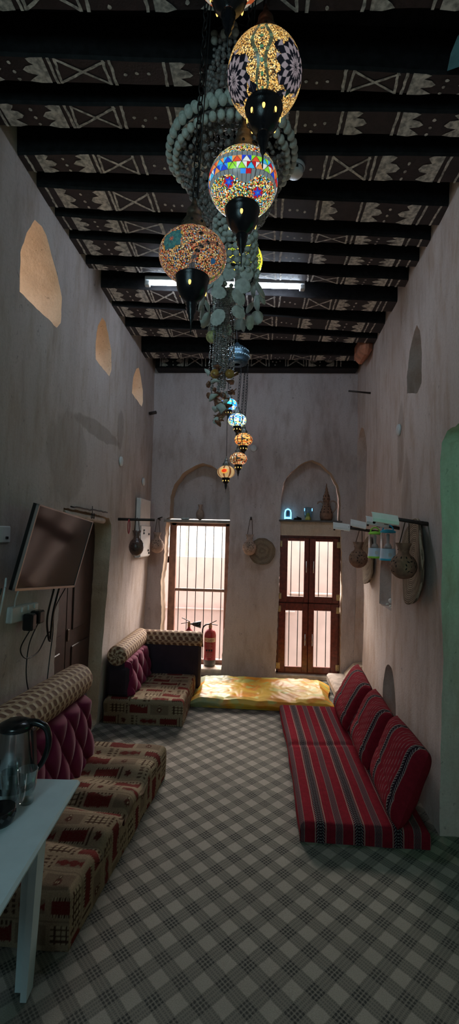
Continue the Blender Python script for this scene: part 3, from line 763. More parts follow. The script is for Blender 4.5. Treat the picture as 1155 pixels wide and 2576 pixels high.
nc = thing('mosaic_chandelier', (-0.08, 1.08, 3.74), 'large near mosaic glass chandelier whose big coloured globes hang in a spiral in front', 'chandelier')
mb = MB(); mb.lathe([(0.0, 3.74), (0.06, 3.74), (0.15, 3.70), (0.17, 3.66), (0.16, 3.63), (0.10, 3.61), (0, 3.60)], (-0.08, 1.08, 0), 32); mb.build('ceiling_canopy', BLACKMETAL, nc)
lab(lamp_parts(nc, (-0.006, 1.05, 2.752), 0.0895, 0.97, patA, mA, 360, 190, BRASSAGED, BLACKMETAL, (0.0, 1.08, 3.62)), 'gold beaded globe with black and lilac diamonds')
lab(lamp_parts(nc, (-0.056, 1.14, 2.556), 0.0895, 0.86, patB, mB, 360, 190, BRASSAGED, BLACKMETAL, (-0.03, 1.16, 3.62), slots=3), 'globe with a band of bright coloured triangles')
lab(lamp_parts(nc, (-0.186, 1.17, 2.383), 0.0895, 0.74, patC, mC, 300, 140, BRASSAGED, BLACKMETAL, (-0.15, 1.16, 3.62), slots=3), 'dimmer globe with red star and amber beads')
lab(lamp_parts(nc, (-0.085, 0.92, 2.895), 0.0895, 0.85, patD, mD, 240, 100, BRASSAGED, BLACKMETAL, (-0.1, 1.0, 3.62)), 'blue and red globe cut off by the top of the photo')
# the scrolled hook seen under the top globe
pe = thing('mosaic_pendant_lamp', (-0.10, 2.30, 3.76), 'yellow and green mosaic globe glowing behind the shell chandelier', 'lamp')
lamp_parts(pe, (-0.10, 2.30, 3.065), 0.098, 0.95, patE, mE, 60, 36, BRASSAGED, BLACKMETAL, (-0.10, 2.30, 3.76), chain='cord')

fc = thing('mosaic_chandelier', (-0.215, 4.02, 3.36), 'far mosaic chandelier with small globes hanging from a pierced blue-grey dome', 'chandelier')
TEALM = simple('blue_grey_metal', (0.06, 0.11, 0.15), 0.35, 0.8, var=0.3, scale=60)
cz = 3.17
prof = [(0.03, cz), (0.085, cz + 0.004), (0.10, cz + 0.02), (0.094, cz + 0.03), (0.105, cz + 0.045), (0.112, cz + 0.07), (0.106, cz + 0.085), (0.112, cz + 0.095), (0.10, cz + 0.125), (0.09, cz + 0.13), (0.088, cz + 0.14), (0.06, cz + 0.16), (0.03, cz + 0.175), (0.012, cz + 0.20), (0, cz + 0.2)]
mb = MB(); mb.lathe(prof, (-0.215, 4.02, 0), 36)
for k in range(30):
    a = 2 * PI * k / 30
    for (rr, zz) in ((0.112, cz + 0.065), (0.104, cz + 0.115)):
        mb.sphere((-0.215 + rr * math.cos(a), 4.02 + rr * math.sin(a), zz), 0.007, 6, 4, m=1)
mb.build('pierced_dome', [TEALM, simple('light_blue_piercing', (0.35, 0.5, 0.58), 0.5, 0.3)], fc)
mb = MB(); mb.tube([(-0.215, 4.02, cz + 0.19), (-0.222, 4.02, 3.44), (-0.225, 4.02, 3.77)], 0.004, 6); mb.build('hanging_hook', IRON, fc)
FARL = [((-0.278, 4.0, 2.80), 0.075, patS([(0.02, 0.25, 0.9), (0.05, 0.5, 0.95), (0.75, 0.85, 0.9), (0.1, 0.15, 0.9), (0.8, 0.6, 0.1), (0.05, 0.7, 0.8)]), 1.3, 'blue lit globe'),
        ((-0.197, 4.0, 2.66), 0.082, patS([(0.85, 0.9, 0.7), (0.1, 0.5, 0.9), (0.2, 0.75, 0.7), (0.9, 0.8, 0.25), (0.05, 0.15, 0.5), (0.9, 1.0, 0.8)], 11), 1.15, 'pale blue and yellow lit globe'),
        ((-0.137, 4.0, 2.487), 0.080, patS([(0.9, 0.42, 0.08), (1.0, 0.6, 0.15), (0.6, 0.2, 0.03), (0.7, 0.1, 0.02), (0.9, 0.55, 0.2), (0.05, 0.03, 0.03)], 12), 0.8, 'amber lit globe'),
        ((-0.179, 4.0, 2.316), 0.078, patS([(0.75, 0.36, 0.12), (0.85, 0.5, 0.2), (0.5, 0.17, 0.05), (0.7, 0.1, 0.03), (0.85, 0.75, 0.5), (0.65, 0.32, 0.12), (0.03, 0.02, 0.02)], 13), 0.65, 'amber globe with dark flecks'),
        ((-0.285, 4.0, 2.198), 0.078, patSpot, 0.7, 'lowest globe with a glowing red spot')]
anchors = [(-0.30, 4.0, 3.18), (-0.17, 3.96, 3.18), (-0.115, 4.04, 3.18), (-0.14, 4.08, 3.18), (-0.285, 3.95, 3.18)]
SMALLC = simple('green_grey_cap_metal', (0.15, 0.16, 0.15), 0.5, 0.6, var=0.3, scale=60)
for k, (c_, r_, pt, gl, lb) in enumerate(FARL):
    ma = mosaic_mat('small_mosaic_glass', GOLD, gl, 150, 1.0)
    lab(lamp_parts(fc, c_, r_, 0.74, pt, ma, 56, 30, SMALLC, simple('dark_cup_metal', (0.03, 0.025, 0.025), 0.4, 0.6), anchors[k], cup_r=0.45, chain='cord' if k in (0, 4) else 'chain'), lb)

# ------------------------------------------------------------------ shell chandelier
SHELL = simple('pale_sea_shell', (0.66, 0.70, 0.64), 0.5, var=0.18, scale=60, bump=0.5)
SHELLG = simple('grey_fan_shell', (0.60, 0.63, 0.60), 0.5, var=0.2, scale=40, bump=0.4)
BEADM = simple('grey_brown_bead', (0.25, 0.225, 0.215), 0.35, var=0.5, scale=120, bump=0)
CRYST = simple('clear_crystal_bead', (0.42, 0.40, 0.42), 0.08, 0.6, var=0.4, scale=150, bump=0)
COPPER = simple('brown_shell_flake', (0.30, 0.13, 0.08), 0.25, 0.3, var=0.4, scale=70, bump=0.2)
CX, CY = -0.142, 1.86
sc = thing('shell_chandelier', (CX, CY, 3.76), 'tall chandelier of white shells and bead strings hanging behind the big mosaic globes', 'chandelier')
for (r_, z_, ph_) in ((0.25, 3.235, 0), (0.11, 3.72, 0), (0.08, 2.98, 0), (0.10, 2.72, 0)):
    mb = MB(); mb.tube([(CX + r_ * math.cos(t), CY + r_ * math.sin(t), z_) for t in [2 * PI * k / 48 for k in range(48)]], 0.005, 6, closed=True); mb.build('ring_frame', IRON, sc)
for k in range(3):
    mb = MB(); mb.tube([(CX + 0.11 * math.cos(2.1 * k), CY + 0.11 * math.sin(2.1 * k), 3.72), (CX, CY, 3.79)], 0.003, 5); mb.build('suspension_wire', IRON, sc)
def beads_mb(P0, P1, r, sag=0.0, seed=0, jit=0.25):
    mb = MB(); R = random.Random(seed); P0, P1 = Vector(P0), Vector(P1); L = (P1 - P0).length; n = max(2, int(L / (r * 2.1)))
    for k in range(n):
        t = (k + 0.5) / n; p = P0.lerp(P1, t); p.z -= sag * math.sin(PI * t)
        p += Vector((R.uniform(-1, 1), R.uniform(-1, 1), 0)) * r * 0.4
        rr = r * R.uniform(1 - jit, 1 + jit)
        mb.lathe([(0, -rr), (rr * 0.8, -rr * 0.5), (rr, 0), (rr * 0.8, rr * 0.5), (0, rr)], p, 6)
    return mb
bead0 = MB(); bead0.sphere((0, 0, 0), 0.0165, 14, 10, sz=1.1)
proto = bead0.build('round_shell', SHELL, sc); first = True
def place(p, s=1.0, rot=None):
    global first
    o = proto if first else proto.copy()
    if not first: COL.objects.link(o)
    first = False; o.parent = sc; o.location = Vector(p) - Vector((CX, CY, 3.76)); o.scale = (s, s, s * 1.05)
    if rot: o.rotation_euler = rot
for k in range(46):
    a = 2 * PI * k / 46; place((CX + 0.262 * math.cos(a), CY + 0.262 * math.sin(a), 3.245 + random.uniform(-.004, .004)), 1.05)
for k in range(46):
    a = 2 * PI * (k + 0.5) / 46; place((CX + 0.25 * math.cos(a), CY + 0.25 * math.sin(a), 3.275 + random.uniform(-.004, .004)), 1.0)
for k in range(8):
    a = 2 * PI * k / 8; place((CX + 0.11 * math.cos(a), CY + 0.11 * math.sin(a), 3.70), 1.3)
for (r_, zz, cnt) in ((0.235, 3.215, 44), (0.12, 3.67, 16)):
    mb = MB()
    for k in range(cnt):
        a = 2 * PI * (k + 0.25) / cnt; mb.sphere((CX + r_ * math.cos(a), CY + r_ * math.sin(a), zz), 0.0155, 10, 8, sz=1.15)
    o = mb.build('shell_row', SHELL, sc); o['kind'] = 'stuff'
for k in range(30):
    a = 2 * PI * k / 30
    b_ = beads_mb((CX + 0.108 * math.cos(a), CY + 0.108 * math.sin(a), 3.70), (CX + 0.125 * math.cos(a), CY + 0.125 * math.sin(a), 3.26), 0.0115, 0.01, k)
    b_.build('upper_bead_string', BEADM, sc)
for k in range(18):
    a = 2 * PI * k / 18
    b_ = beads_mb((CX + 0.12 * math.cos(a), CY + 0.12 * math.sin(a), 3.27), (CX + 0.24 * math.cos(a), CY + 0.24 * math.sin(a), 3.24), 0.011, 0.02, 500 + k)
    b_.build('swag_bead_string', BEADM, sc)
for k in range(38):
    a = 2 * PI * (k + .5) / 38
    b_ = beads_mb((CX + 0.225 * math.cos(a), CY + 0.225 * math.sin(a), 3.225), (CX + 0.078 * math.cos(a) + 0.02, CY + 0.08 * math.sin(a), 2.95), 0.0115, 0.05, 50 + k, 0.4)
    b_.build('lower_bead_string', BEADM, sc)
for k in range(22):
    a = 2 * PI * k / 22
    b_ = beads_mb((CX + 0.02 + 0.083 * math.cos(a), CY + 0.083 * math.sin(a), 2.96), (CX + 0.02 + 0.095 * math.cos(a), CY + 0.095 * math.sin(a), 2.70), 0.013, 0, 100 + k, 0.25)
    b_.build('cylinder_bead_string', SHELLG, sc)
def fan_shell_mesh(sz):
    mb = MB(); n, mrow = 22, 7; R0 = sz * 0.5
    for side in (1, -1):
        rows = []
        for j in range(mrow + 1):
            t = j / mrow; row = []
            for i in range(n + 1):
                th = -2.75 + 5.5 * i / n; sc_ = 1 + 0.025 * math.cos(i * PI)
                x_ = R0 * 1.05 * math.sin(th) * t * sc_; z_ = -(R0 + R0 * math.cos(th)) * t * sc_
                d = 0.42 * R0 * math.sin(PI * min(1, 0.12 + 0.88 * t)) ** 0.7 * (0.35 + 0.65 * math.cos(th / 2)) + 0.02 * R0 * math.cos(i * PI) * t
                row.append(mb.vert((x_, side * (d if side > 0 else d * 0.5), z_)))
            rows.append(row)
        for j in range(mrow):
            for i in range(n):
                q = (rows[j][i], rows[j][i + 1], rows[j + 1][i + 1], rows[j + 1][i]); mb.face(q if side > 0 else q[::-1], 0, True)
    return mb
fs = fan_shell_mesh(0.060).build('fan_shell', SHELLG, sc); first_fan = True
R = random.Random(5)
for (zz, rr, cnt) in ((2.72, 0.105, 9), (2.665, 0.125, 10), (2.61, 0.12, 9), (2.56, 0.085, 7)):
    for k in range(cnt):
        a = 2 * PI * k / cnt + zz * 9 + R.uniform(-.15, .15)
        o = fs if first_fan else fs.copy()
        if not first_fan: COL.objects.link(o)
        first_fan = False; o.parent = sc
        o.location = (rr * math.cos(a) * R.uniform(.85, 1.1), rr * math.sin(a) * R.uniform(.85, 1.1), zz - 3.76 + R.uniform(-.012, .012))
        o.rotation_euler = (R.uniform(-.5, .35), R.uniform(-.5, .5), a + PI / 2 + R.uniform(-.6, .6)); s_ = R.uniform(.75, 1.15); o.scale = (s_, s_, s_)
for k in range(30):
    a = R.uniform(0, 2 * PI); r0 = R.uniform(0.01, 0.055)
    P0 = (CX - 0.015 + r0 * math.cos(a), CY + r0 * math.sin(a), 2.68); zb_ = R.uniform(2.20, 2.34)
    mb = beads_mb(P0, (CX - 0.02 + r0 * math.cos(a) * 1.1, CY + r0 * math.sin(a), zb_), 0.0042, 0, 300 + k, 0.5)
    mb.build('crystal_string', CRYST, sc)
def flake(mb, c, s_, R):
    n = 9; Mr = rz(R.uniform(0, 6)) @ rx(R.uniform(-1.3, 1.3)); pts = []
    for k in range(n):
        a = 2 * PI * k / n; q = s_ * R.uniform(.65, 1.15)
        pts.append((q * math.cos(a), q * math.sin(a), s_ * 0.25 * math.cos(2 * a)))
    P = [Vector(c) + (Mr @ Vector(p)) for p in pts]; N = (Mr.to_3x3() @ Vector((0, 0, 1))) * 0.0015
    c0 = mb.vert(Vector(c) + N - (Mr.to_3x3() @ Vector((0, 0, s_ * .2)))); c1 = mb.vert(Vector(c) - N - (Mr.to_3x3() @ Vector((0, 0, s_ * .2))))
    a_ = [mb.vert(p + N) for p in P]; b_ = [mb.vert(p - N) for p in P]
    for k in range(n):
        j = (k + 1) % n; mb.face((c0, a_[k], a_[j]), 0, True); mb.face((c1, b_[j], b_[k]), 0, True); mb.face((a_[k], b_[k], b_[j], a_[j]), 0)
for k in range(44):
    t = k / 43; zz = 2.33 - 0.22 * t; sp_ = 0.065 * (1 - t) + 0.012
    mb = MB(); flake(mb, (CX - 0.025 + R.uniform(-sp_, sp_), CY + R.uniform(-sp_, sp_), zz + R.uniform(-.01, .01)), R.uniform(.012, .026), R)
    o = mb.build('shell_flake', COPPER if R.random() < .62 else SHELLG, sc)
mb = MB(); mb.sphere((-0.205, 1.87, 2.475), 0.027, 20, 14, sz=0.95); lab(mb.build('yellow_ball_shell', simple('pale_yellow_shell', (0.52, 0.50, 0.22), 0.5, var=0.4, scale=60), sc), 'pale yellow round shell')
for (px_, pz_) in ((-0.185, 2.30), (-0.125, 2.30)):
    mb = MB(); mb.sphere((px_, 1.82, pz_), 0.019, 14, 10); lab(mb.build('amber_ball', simple('amber_glass', (0.55, 0.30, 0.08), 0.15), sc), 'small amber ball')

# ------------------------------------------------------------------ television, sockets, cables
tv = thing('television', (-1.12, 2.54, 1.53), 'flat television on a swivel bracket, tilted down over the near sofa', 'television')
TLc, TRc, BLc, BRc = (Vector(p) for p in ((-1.083, 2.2, 1.777), (-1.055, 2.88, 1.711), (-1.19, 2.2, 1.345), (-1.165, 2.88, 1.285)))
BRc = Vector((-1.163, 2.88, 1.288))
Nn = (TRc - TLc).cross(TLc - BLc).normalized()
if Nn.x < 0: Nn = -Nn
def quadp(u_, v_): return (BLc.lerp(BRc, u_)).lerp(TLc.lerp(TRc, u_), v_)
def slabq(mb, u0, u1, v0, v1, d0, d1, m=0):
    f = [quadp(u_, v_) + Nn * d1 for u_, v_ in ((u0, v0), (u1, v0), (u1, v1), (u0, v1))]; b = [quadp(u_, v_) + Nn * d0 for u_, v_ in ((u0, v0), (u1, v0), (u1, v1), (u0, v1))]
    i = [mb.vert(p) for p in b + f]
    for q in ((0, 1, 2, 3), (4, 7, 6, 5), (0, 4, 5, 1), (1, 5, 6, 2), (2, 6, 7, 3), (3, 7, 4, 0)): mb.face([i[k] for k in q], m)
SCREEN = Mat('dark_glossy_screen', (0.006, 0.006, 0.007), 0.12, spec=0.4).m
mb = MB(); slabq(mb, 0.012, 0.988, 0.03, 0.985, -0.006, 0.0); mb.build('screen', SCREEN, tv)
mb = MB()
for q in ((0, 1, 0, .03), (0, 1, .985, 1), (0, .012, 0, 1), (.988, 1, 0, 1)): slabq(mb, *q, -0.012, 0.004)
mb.build('bezel', simple('pinkish_silver_bezel', (0.42, 0.36, 0.34), 0.3, 0.6, var=0.08), tv)
mb = MB(); slabq(mb, 0, 1, 0, 1, -0.03, -0.010); slabq(mb, .12, .88, .08, .8, -0.06, -0.03); mb.build('back_shell', BLACKPL, tv)
mb = MB(); c_ = quadp(.5, .5); mb.tube([c_ - Nn * 0.05, c_ + Vector((-0.10, 0.02, 0.0))], 0.014, 8); mb.box((XL(1.5) + 0.015, 2.55, 1.5), (0.02, 0.12, 0.22), bev=0.003); mb.box(c_ - Nn * 0.06, (0.02, 0.2, 0.2), bev=0.003)
mb.build('swivel_bracket', IRON, tv)
XW = -1.287
sw = thing('wall_switch', (XW, 2.23, 1.62), 'white switch plate at the left edge of the photo, left of the television', 'switch')
mb = MB(); mb.box((XW + 0.008, 2.225, 1.622), (0.02, 0.13, 0.085), bev=0.005); mb.build('switch_plate', WHITEPL, sw)
mb = MB(); mb.box((XW + 0.021, 2.25, 1.605), (0.008, 0.02, 0.014), bev=0.002); mb.build('rocker', BLACKPL, sw)
so = thing('wall_socket', (XW, 2.47, 1.19), 'white double wall socket below the television with black plugs in it', 'socket')
RS = rx(-0.05)
mb = MB(); mb.box((XW + 0.0, 2.475, 1.192), (0.045, 0.29, 0.085), RS, bev=0.006); mb.build('socket_plate', WHITEPL, so)
for yy in (2.43, 2.50, 2.57):
    mb = MB(); mb.box((XW + 0.026, yy, 1.215), (0.01, 0.02, 0.03), RS, bev=0.003); mb.build('rocker', WHITEPL, so)
pl = thing('power_adapter', (XW + 0.05, 2.455, 1.15), 'black power adapter plugged into the left half of the wall socket', 'adapter')
mb = MB(); mb.box((XW + 0.055, 2.455, 1.145), (0.06, 0.05, 0.09), bev=0.008); mb.build('adapter_body', BLACKPL, pl)
pl2 = thing('power_adapter', (XW + 0.05, 2.545, 1.16), 'wider black power adapter plugged into the right half of the wall socket', 'adapter')
mb = MB(); mb.box((XW + 0.055, 2.545, 1.158), (0.06, 0.065, 0.072), bev=0.008); mb.build('adapter_body', BLACKPL, pl2)
def curve_pts(P, n=8):
    P = [Vector(p) for p in P]; out = []
    for i in range(len(P) - 1):
        p0, p1, p2, p3 = P[max(0, i - 1)], P[i], P[i + 1], P[min(len(P) - 1, i + 2)]
        for k in range(n):
            t = k / n; out.append(0.5 * ((2 * p1) + (p2 - p0) * t + (2 * p0 - 5 * p1 + 4 * p2 - p3) * t * t + (3 * p1 - p0 - 3 * p2 + p3) * t ** 3))
    out.append(P[-1]); return out
def cable(name, pts, r, m, label, cat='cable'):
    mb = MB(); mb.tube(curve_pts(pts), r, 6); return tag(mb.build(name, m), label, cat)
XC = XW + 0.012
cable('charging_cable', [(XC + .05, 2.45, 1.10), (XC, 2.455, 1.0), (XC, 2.52, 0.93), (XC, 2.66, 0.93), (XC, 2.76, 1.0), (XC + .02, 2.77, 1.03)], 0.0035, IRON, 'thin dark cord from the left adapter looping up to the hanging cable bundle')
cable('charging_cable', [(XC + .05, 2.54, 1.12), (XC, 2.55, 1.0), (XC, 2.53, 0.85), (XC + .01, 2.56, 0.72), (XC + .03, 2.62, 0.62), (XC + .03, 2.70, 0.60)], 0.0035, IRON, 'thin dark cord from the right adapter hanging down behind the bolster')
cable('signal_cable', [(XC + .08, 2.66, 1.30), (XC + .02, 2.72, 1.12), (XC + .015, 2.755, 1.0), (XC + .02, 2.77, 0.97), (XC + .02, 2.775, 1.0), (XC + .05, 2.73, 1.15), (XC + .09, 2.71, 1.30)], 0.0065, BLACKPL, 'thick black cable bundle hanging in a loop below the television')
cable('signal_cable', [(XC + .09, 2.80, 1.29), (XC + .01, 2.84, 1.15), (XC, 2.85, 1.0), (XC, 2.83, 0.9), (XC + .01, 2.78, 0.75), (XC + .02, 2.74, 0.62)], 0.0035, IRON, 'thin dark cable falling from the right end of the television to the bolster')
cable('white_cable', [(XC + .03, 2.22, 1.36), (XC + .02, 2.24, 1.40), (XC + .02, 2.22, 1.30), (XC + .01, 2.18, 1.15), (XC + .02, 2.08, 1.05)], 0.005, WHITEPL, 'pale cable curling down at the left edge beside the socket')
cable('antenna_cable', [(XC + .04, 2.17, 1.36), (XC + .03, 2.15, 1.30), (XC, 2.12, 1.2), (XC + .01, 2.2, 1.12), (XC + .01, 2.16, 1.02), (XC, 2.05, 0.98)], 0.0045, BLACKPL, 'black cable drooping at the left edge beside the pale one')
cable('white_cable', [(XC + .05, 2.33, 1.36), (XC + .01, 2.36, 1.28), (XC, 2.37, 1.22)], 0.004, WHITEPL, 'short pale cable running from the television down into the socket')

# ------------------------------------------------------------------ left wall fittings
mb = MB(); mb.box((-1.247, 4.93, 1.695), (0.05, 0.44, 0.63), bev=0.006); mb.box((-1.217, 4.93, 1.555), (0.012, 0.42, 0.33), bev=0.004)
for (yy, zz) in ((4.84, 1.67), (4.84, 1.64), (5.06, 1.63), (5.05, 1.45), (5.08, 1.42)): mb.box((-1.207, yy, zz), (0.010, 0.03, 0.022), m=1)
tag(mb.build('fuse_box', [simple('white_painted_metal', (0.66, 0.63, 0.60), 0.45, var=0.05), IRON]), 'tall white fuse box on the left wall behind the hanging clay pot', 'fuse box')
def wall_disc(c, nrm, r, label):
    mb = MB(); q = Vector(nrm).to_track_quat('Z', 'Y').to_matrix().to_4x4()
    mb.lathe([(r, 0), (r, 0.008), (r * 0.93, 0.014), (0, 0.016)], c, 28, q); return tag(mb.build('blanking_plate', WHITEPL), label, 'cover plate', 'round white cover plates')
wall_disc((XL(2.3) + 0.005, 4.13, 2.30), (1, 0, 0), 0.045, 'round white cover plate on the left wall above the dark door')
wall_disc((XL(2.2) + 0.005, 4.98, 2.21), (1, 0, 0), 0.045, 'round white cover plate on the left wall above the fuse box')
wall_disc((XR(3.7) - 0.005, 3.62, 2.50), (-1, 0, 0), 0.045, 'round white cover plate high on the right wall')
wall_disc((-0.065, 5.397, 2.678), (0, -1, 0), 0.040, 'round white cover plate on the far wall beside the small globes')

def peg(p0, p1, label, r=0.014):
    mb = MB(); mb.tube([p0, p1], lambda t: r * (1 - 0.15 * t), 10); return tag(mb.build('wooden_peg', PEGWOOD), label, 'peg', 'wooden wall pegs')
def hanging_pot(base, R_, H, cord_top, label, m=CLAY, name='hanging_clay_pot', neck=0.42, cord=True, holes=True, ryaw=0.0):
    bx, by, bz = base; t = thing(name, base, label, 'pot')
    p = [(0, 0)] + [(R_ * math.sin(a), .36 * H * (1 - math.cos(a))) for a in (.3, .6, .9, 1.2, 1.5, 1.8, 2.1, 2.4, 2.62)] + [(R_ * neck, .72 * H), (R_ * neck * .95, .82 * H), (R_ * (neck + .18), 1.0 * H), (R_ * (neck + .1), 1.0 * H), (R_ * neck * .75, .84 * H)]
    mb = MB(); mb.lathe([(r_, z_) for r_, z_ in p], base, 32)
    if holes:
        for A0 in range(4):
            az0 = -PI / 2 + ryaw + A0 * PI / 2
            for k in range(9):
                th = 2 * PI * k / 9; pa, pe = az0 + 0.42 * math.cos(th), 0.42 * math.sin(th)
                if k == 8: pa, pe = az0, 0
                nrm = Vector((math.cos(pe) * math.cos(pa), math.cos(pe) * math.sin(pa), math.sin(pe)))
                q = nrm.to_track_quat('X', 'Z').to_matrix().to_4x4() @ rx(PI / 2 - th)
                mb.sphere((bx + nrm.x * R_ * .97, by + nrm.y * R_ * .97, bz + .36 * H + nrm.z * .36 * H * .97), R_ * .10, 8, 6, m=1, M=q @ Matrix.Diagonal((.3, 1.4 if k < 8 else .5, .6, 1)))
        for k in range(12):
            a = 2 * PI * k / 12; mb.sphere((bx + R_ * .72 * math.cos(a), by + R_ * .72 * math.sin(a), bz + .60 * H), R_ * .085, 8, 6, m=1, M=rz(a) @ ry(-.7) @ Matrix.Diagonal((.3, .6, 1.4, 1)))
    mb.build('pot_body', [m, HOLE], t)
    if cord:
        ct = Vector(cord_top)
        for s_ in (-1, 1):
            mb = MB(); mb.tube([(bx + s_ * R_ * neck, by, bz + .80 * H), ct + Vector((s_ * 0.012, 0, 0)), ct + Vector((0, 0, 0.016))], 0.0035, 6); mb.build('cord', ROPE, t)
    return t
peg((XL(1.76) - .03, 4.15, 1.765), (-0.94, 4.15, 1.765), 'dark wooden peg with a pale tip sticking out of the left wall')
mb = MB(); mb.lathe([(0, 0), (0.012, 0), (0.012, 0.006), (0, 0.006)], (-0.937, 4.15, 1.765), 12, ry(PI / 2)); 
hanging_pot((-1.105, 4.15, 1.43), 0.068, 0.235, (-1.105, 4.15, 1.765), 'dark round clay pot hanging in front of the white fuse box', simple('dark_shiny_clay', (0.12, 0.065, 0.055), 0.3, var=0.2))
mb = MB(); mb.tube([(-1.175 + 0.0, 4.13 + 0.03 * math.sin(t), 1.70 + 0.065 * math.cos(t)) for t in [2 * PI * k / 24 for k in range(24)]], 0.005, 6, closed=True)
tag(mb.build('red_ring', simple('red_plastic', (0.35, 0.02, 0.03), 0.4)), 'red plastic ring hanging on the left wall peg', 'ring')
hanging_pot((-1.165, 5.29, 1.41), 0.082, 0.245, (-1.165, 5.30, 1.80), 'pale pierced clay pot hanging on the far wall left of the barred window', CLAYPALE)
mb = MB(); mb.tube([(-1.16, 5.42, 1.80), (-1.16, 5.30, 1.815)], 0.010, 8); mb.tube([(-1.16, 5.30, 1.815), (-1.11, 5.28, 1.83)], 0.008, 6); tag(mb.build('wooden_peg', PEGWOOD), 'stub of dark peg on the far wall above the pale pierced pot', 'peg', 'wooden wall pegs')
mb = MB(); mb.tube([(-1.27, 5.15, 3.02), (-1.19, 5.13, 3.03)], 0.02, 8); tag(mb.build('wooden_peg', PEGWOOD), 'short dark stub high on the left wall near the far corner', 'peg', 'wooden wall pegs')

# woven mats
def mat_material():
    M = Mat('coiled_palm_weave', (0.36, 0.28, 0.19), 0.9, spec=0.1)
    x, y, z = M.xyz(); r = (x * x + y * y).pow(0.5); n = M.noise(12, 3)
    a = ((r * 75.0) + n * 0.8).frac(); ln = (a - 0.5).abs().ramp(0.14, 0.26)
    w2 = M.noise(90, 3); pat_ = ((r * 17.0) + n * 1.5).frac().lt(0.42)
    c = M.mix(ln, (0.13, 0.09, 0.06), (0.42, 0.33, 0.24)); c = M.mix(pat_ * 0.35, c, (0.10, 0.06, 0.045)); c = M.mix(w2.ramp(.3, .7) * .4, c, (0.22, 0.17, 0.13))
    M.color(c); M.bump(ln + w2 * 0.5, 0.8, 0.006); return M.m
WOVEN = mat_material()
def woven(c, nrm, r, label, rim=0.016):
    q = Vector(nrm).to_track_quat('Z', 'Y')
    mb = MB(); n = 64
    mb.lathe([(0, -0.002), (r * .3, -0.001), (r * .7, 0.004), (r * .93, 0.012), (r, 0.014), (r * 1.01, 0.006), (r * .98, -0.006), (r * .5, -0.012), (0, -0.014)], (0, 0, 0), n)
    for v_i, v_ in enumerate(mb.v):
        x_, y_, z_ = v_; a = math.atan2(y_, x_); k = 1 + 0.015 * math.sin(a * 5) + 0.01 * math.sin(a * 11); mb.v[v_i] = (x_ * k, y_ * k, z_ + 0.01 * math.sin(a * 3) * (math.hypot(x_, y_) / r))
    o = mb.build('woven_mat', WOVEN); o.location = c; o.rotation_euler = q.to_euler(); return tag(o, label, 'woven mat')
woven((1.035, 3.12, 1.50), (-1, 0.10, 0.06), 0.285, 'large round woven palm mat on the right wall behind the nearest clay pot')
woven((1.095, 4.60, 1.43), (-1, 0.04, 0.05), 0.235, 'smaller round woven palm mat on the right wall behind the farther clay pot')
woven((0.06, 5.372, 1.46), (0, -1, 0.05), 0.155, 'faded round woven mat on the pillar between the windows')

# right wall pegs, pots, solar lamp heads and lanterns
peg((XR(2.97) + .03, 2.97, 1.742), (0.86, 2.95, 1.775), 'dark peg on the right wall holding the nearest clay pot')
peg((XR(3.6) + .03, 3.62, 1.725), (0.86, 3.60, 1.765), 'middle dark peg on the right wall holding the two lanterns')
peg((XR(4.2) + .03, 4.22, 1.70), (0.82, 4.20, 1.735), 'dark peg on the right wall holding the farther clay pot')
hanging_pot((0.923, 2.95, 1.395), 0.083, 0.228, (0.945, 2.955, 1.755), 'large pierced clay pot hanging in front of the large woven mat', CLAY, ryaw=0.3)
hanging_pot((0.915, 4.20, 1.375), 0.083, 0.235, (0.935, 4.21, 1.712), 'pierced clay pot hanging on the peg farthest along the right wall', CLAY, ryaw=0.1)
peg((XR(4.5) + .03, 4.70, 3.13), (0.90, 4.66, 3.14), 'thin dark peg high on the right wall near the far corner', 0.010)
def solar_head(c, yaw, roll, label, L=0.165):
    t = thing('solar_lamp_head', c, label, 'solar lamp', 'white solar lamp heads on the pegs')
    Mr = rz(yaw) @ ry(roll) @ rx(0.75); mb = MB()
    prof = [(-0.045, 0.016), (-0.03, 0.03), (0.03, 0.03), (0.045, 0.016), (0.03, -0.004), (-0.03, -0.004)]
    A = [mb.vert(Vector(c) + Mr @ Vector((-L / 2 - (0.0 if z_ > 0 else -0.02), y_, z_))) for y_, z_ in prof]; B = [mb.vert(Vector(c) + Mr @ Vector((L / 2, y_, z_))) for y_, z_ in prof]
    for k in range(6): mb.face((A[k], A[(k + 1) % 6], B[(k + 1) % 6], B[k]))
    mb.face(A[::-1]); mb.face(B); mb.build('lamp_housing', simple('translucent_white_plastic', (0.85, 0.88, 0.86), 0.45, var=0.05), t)
    mb = MB(); mb.box(Vector(c) + Mr @ Vector((-L * 0.40, -0.034, 0.0)), (0.016, 0.012, 0.02), Mr, bev=0.003); mb.build('clip', BLACKPL, t)
    mb = MB(); mb.box(Vector(c) + Mr @ Vector((L * 0.1, -0.02, -0.009)), (0.03, 0.012, 0.012), Mr, bev=0.003); mb.build('clip', BLACKPL, t)
solar_head((0.80, 2.95, 1.763), 0.05, 0.13, 'white solar lamp head on the end of the peg with the nearest clay pot')
solar_head((0.88, 3.45, 1.758), 0.05, 0.16, 'white solar lamp head tucked behind the blue-topped lantern handle')
solar_head((0.90, 4.18, 1.760), 0.0, 0.2, 'white solar lamp head leaning above the farther clay pot', 0.14)
solar_head((0.76, 4.22, 1.735), 0.0, 0.12, 'white solar lamp head at the far end of the row, lowest and leftmost', 0.15)
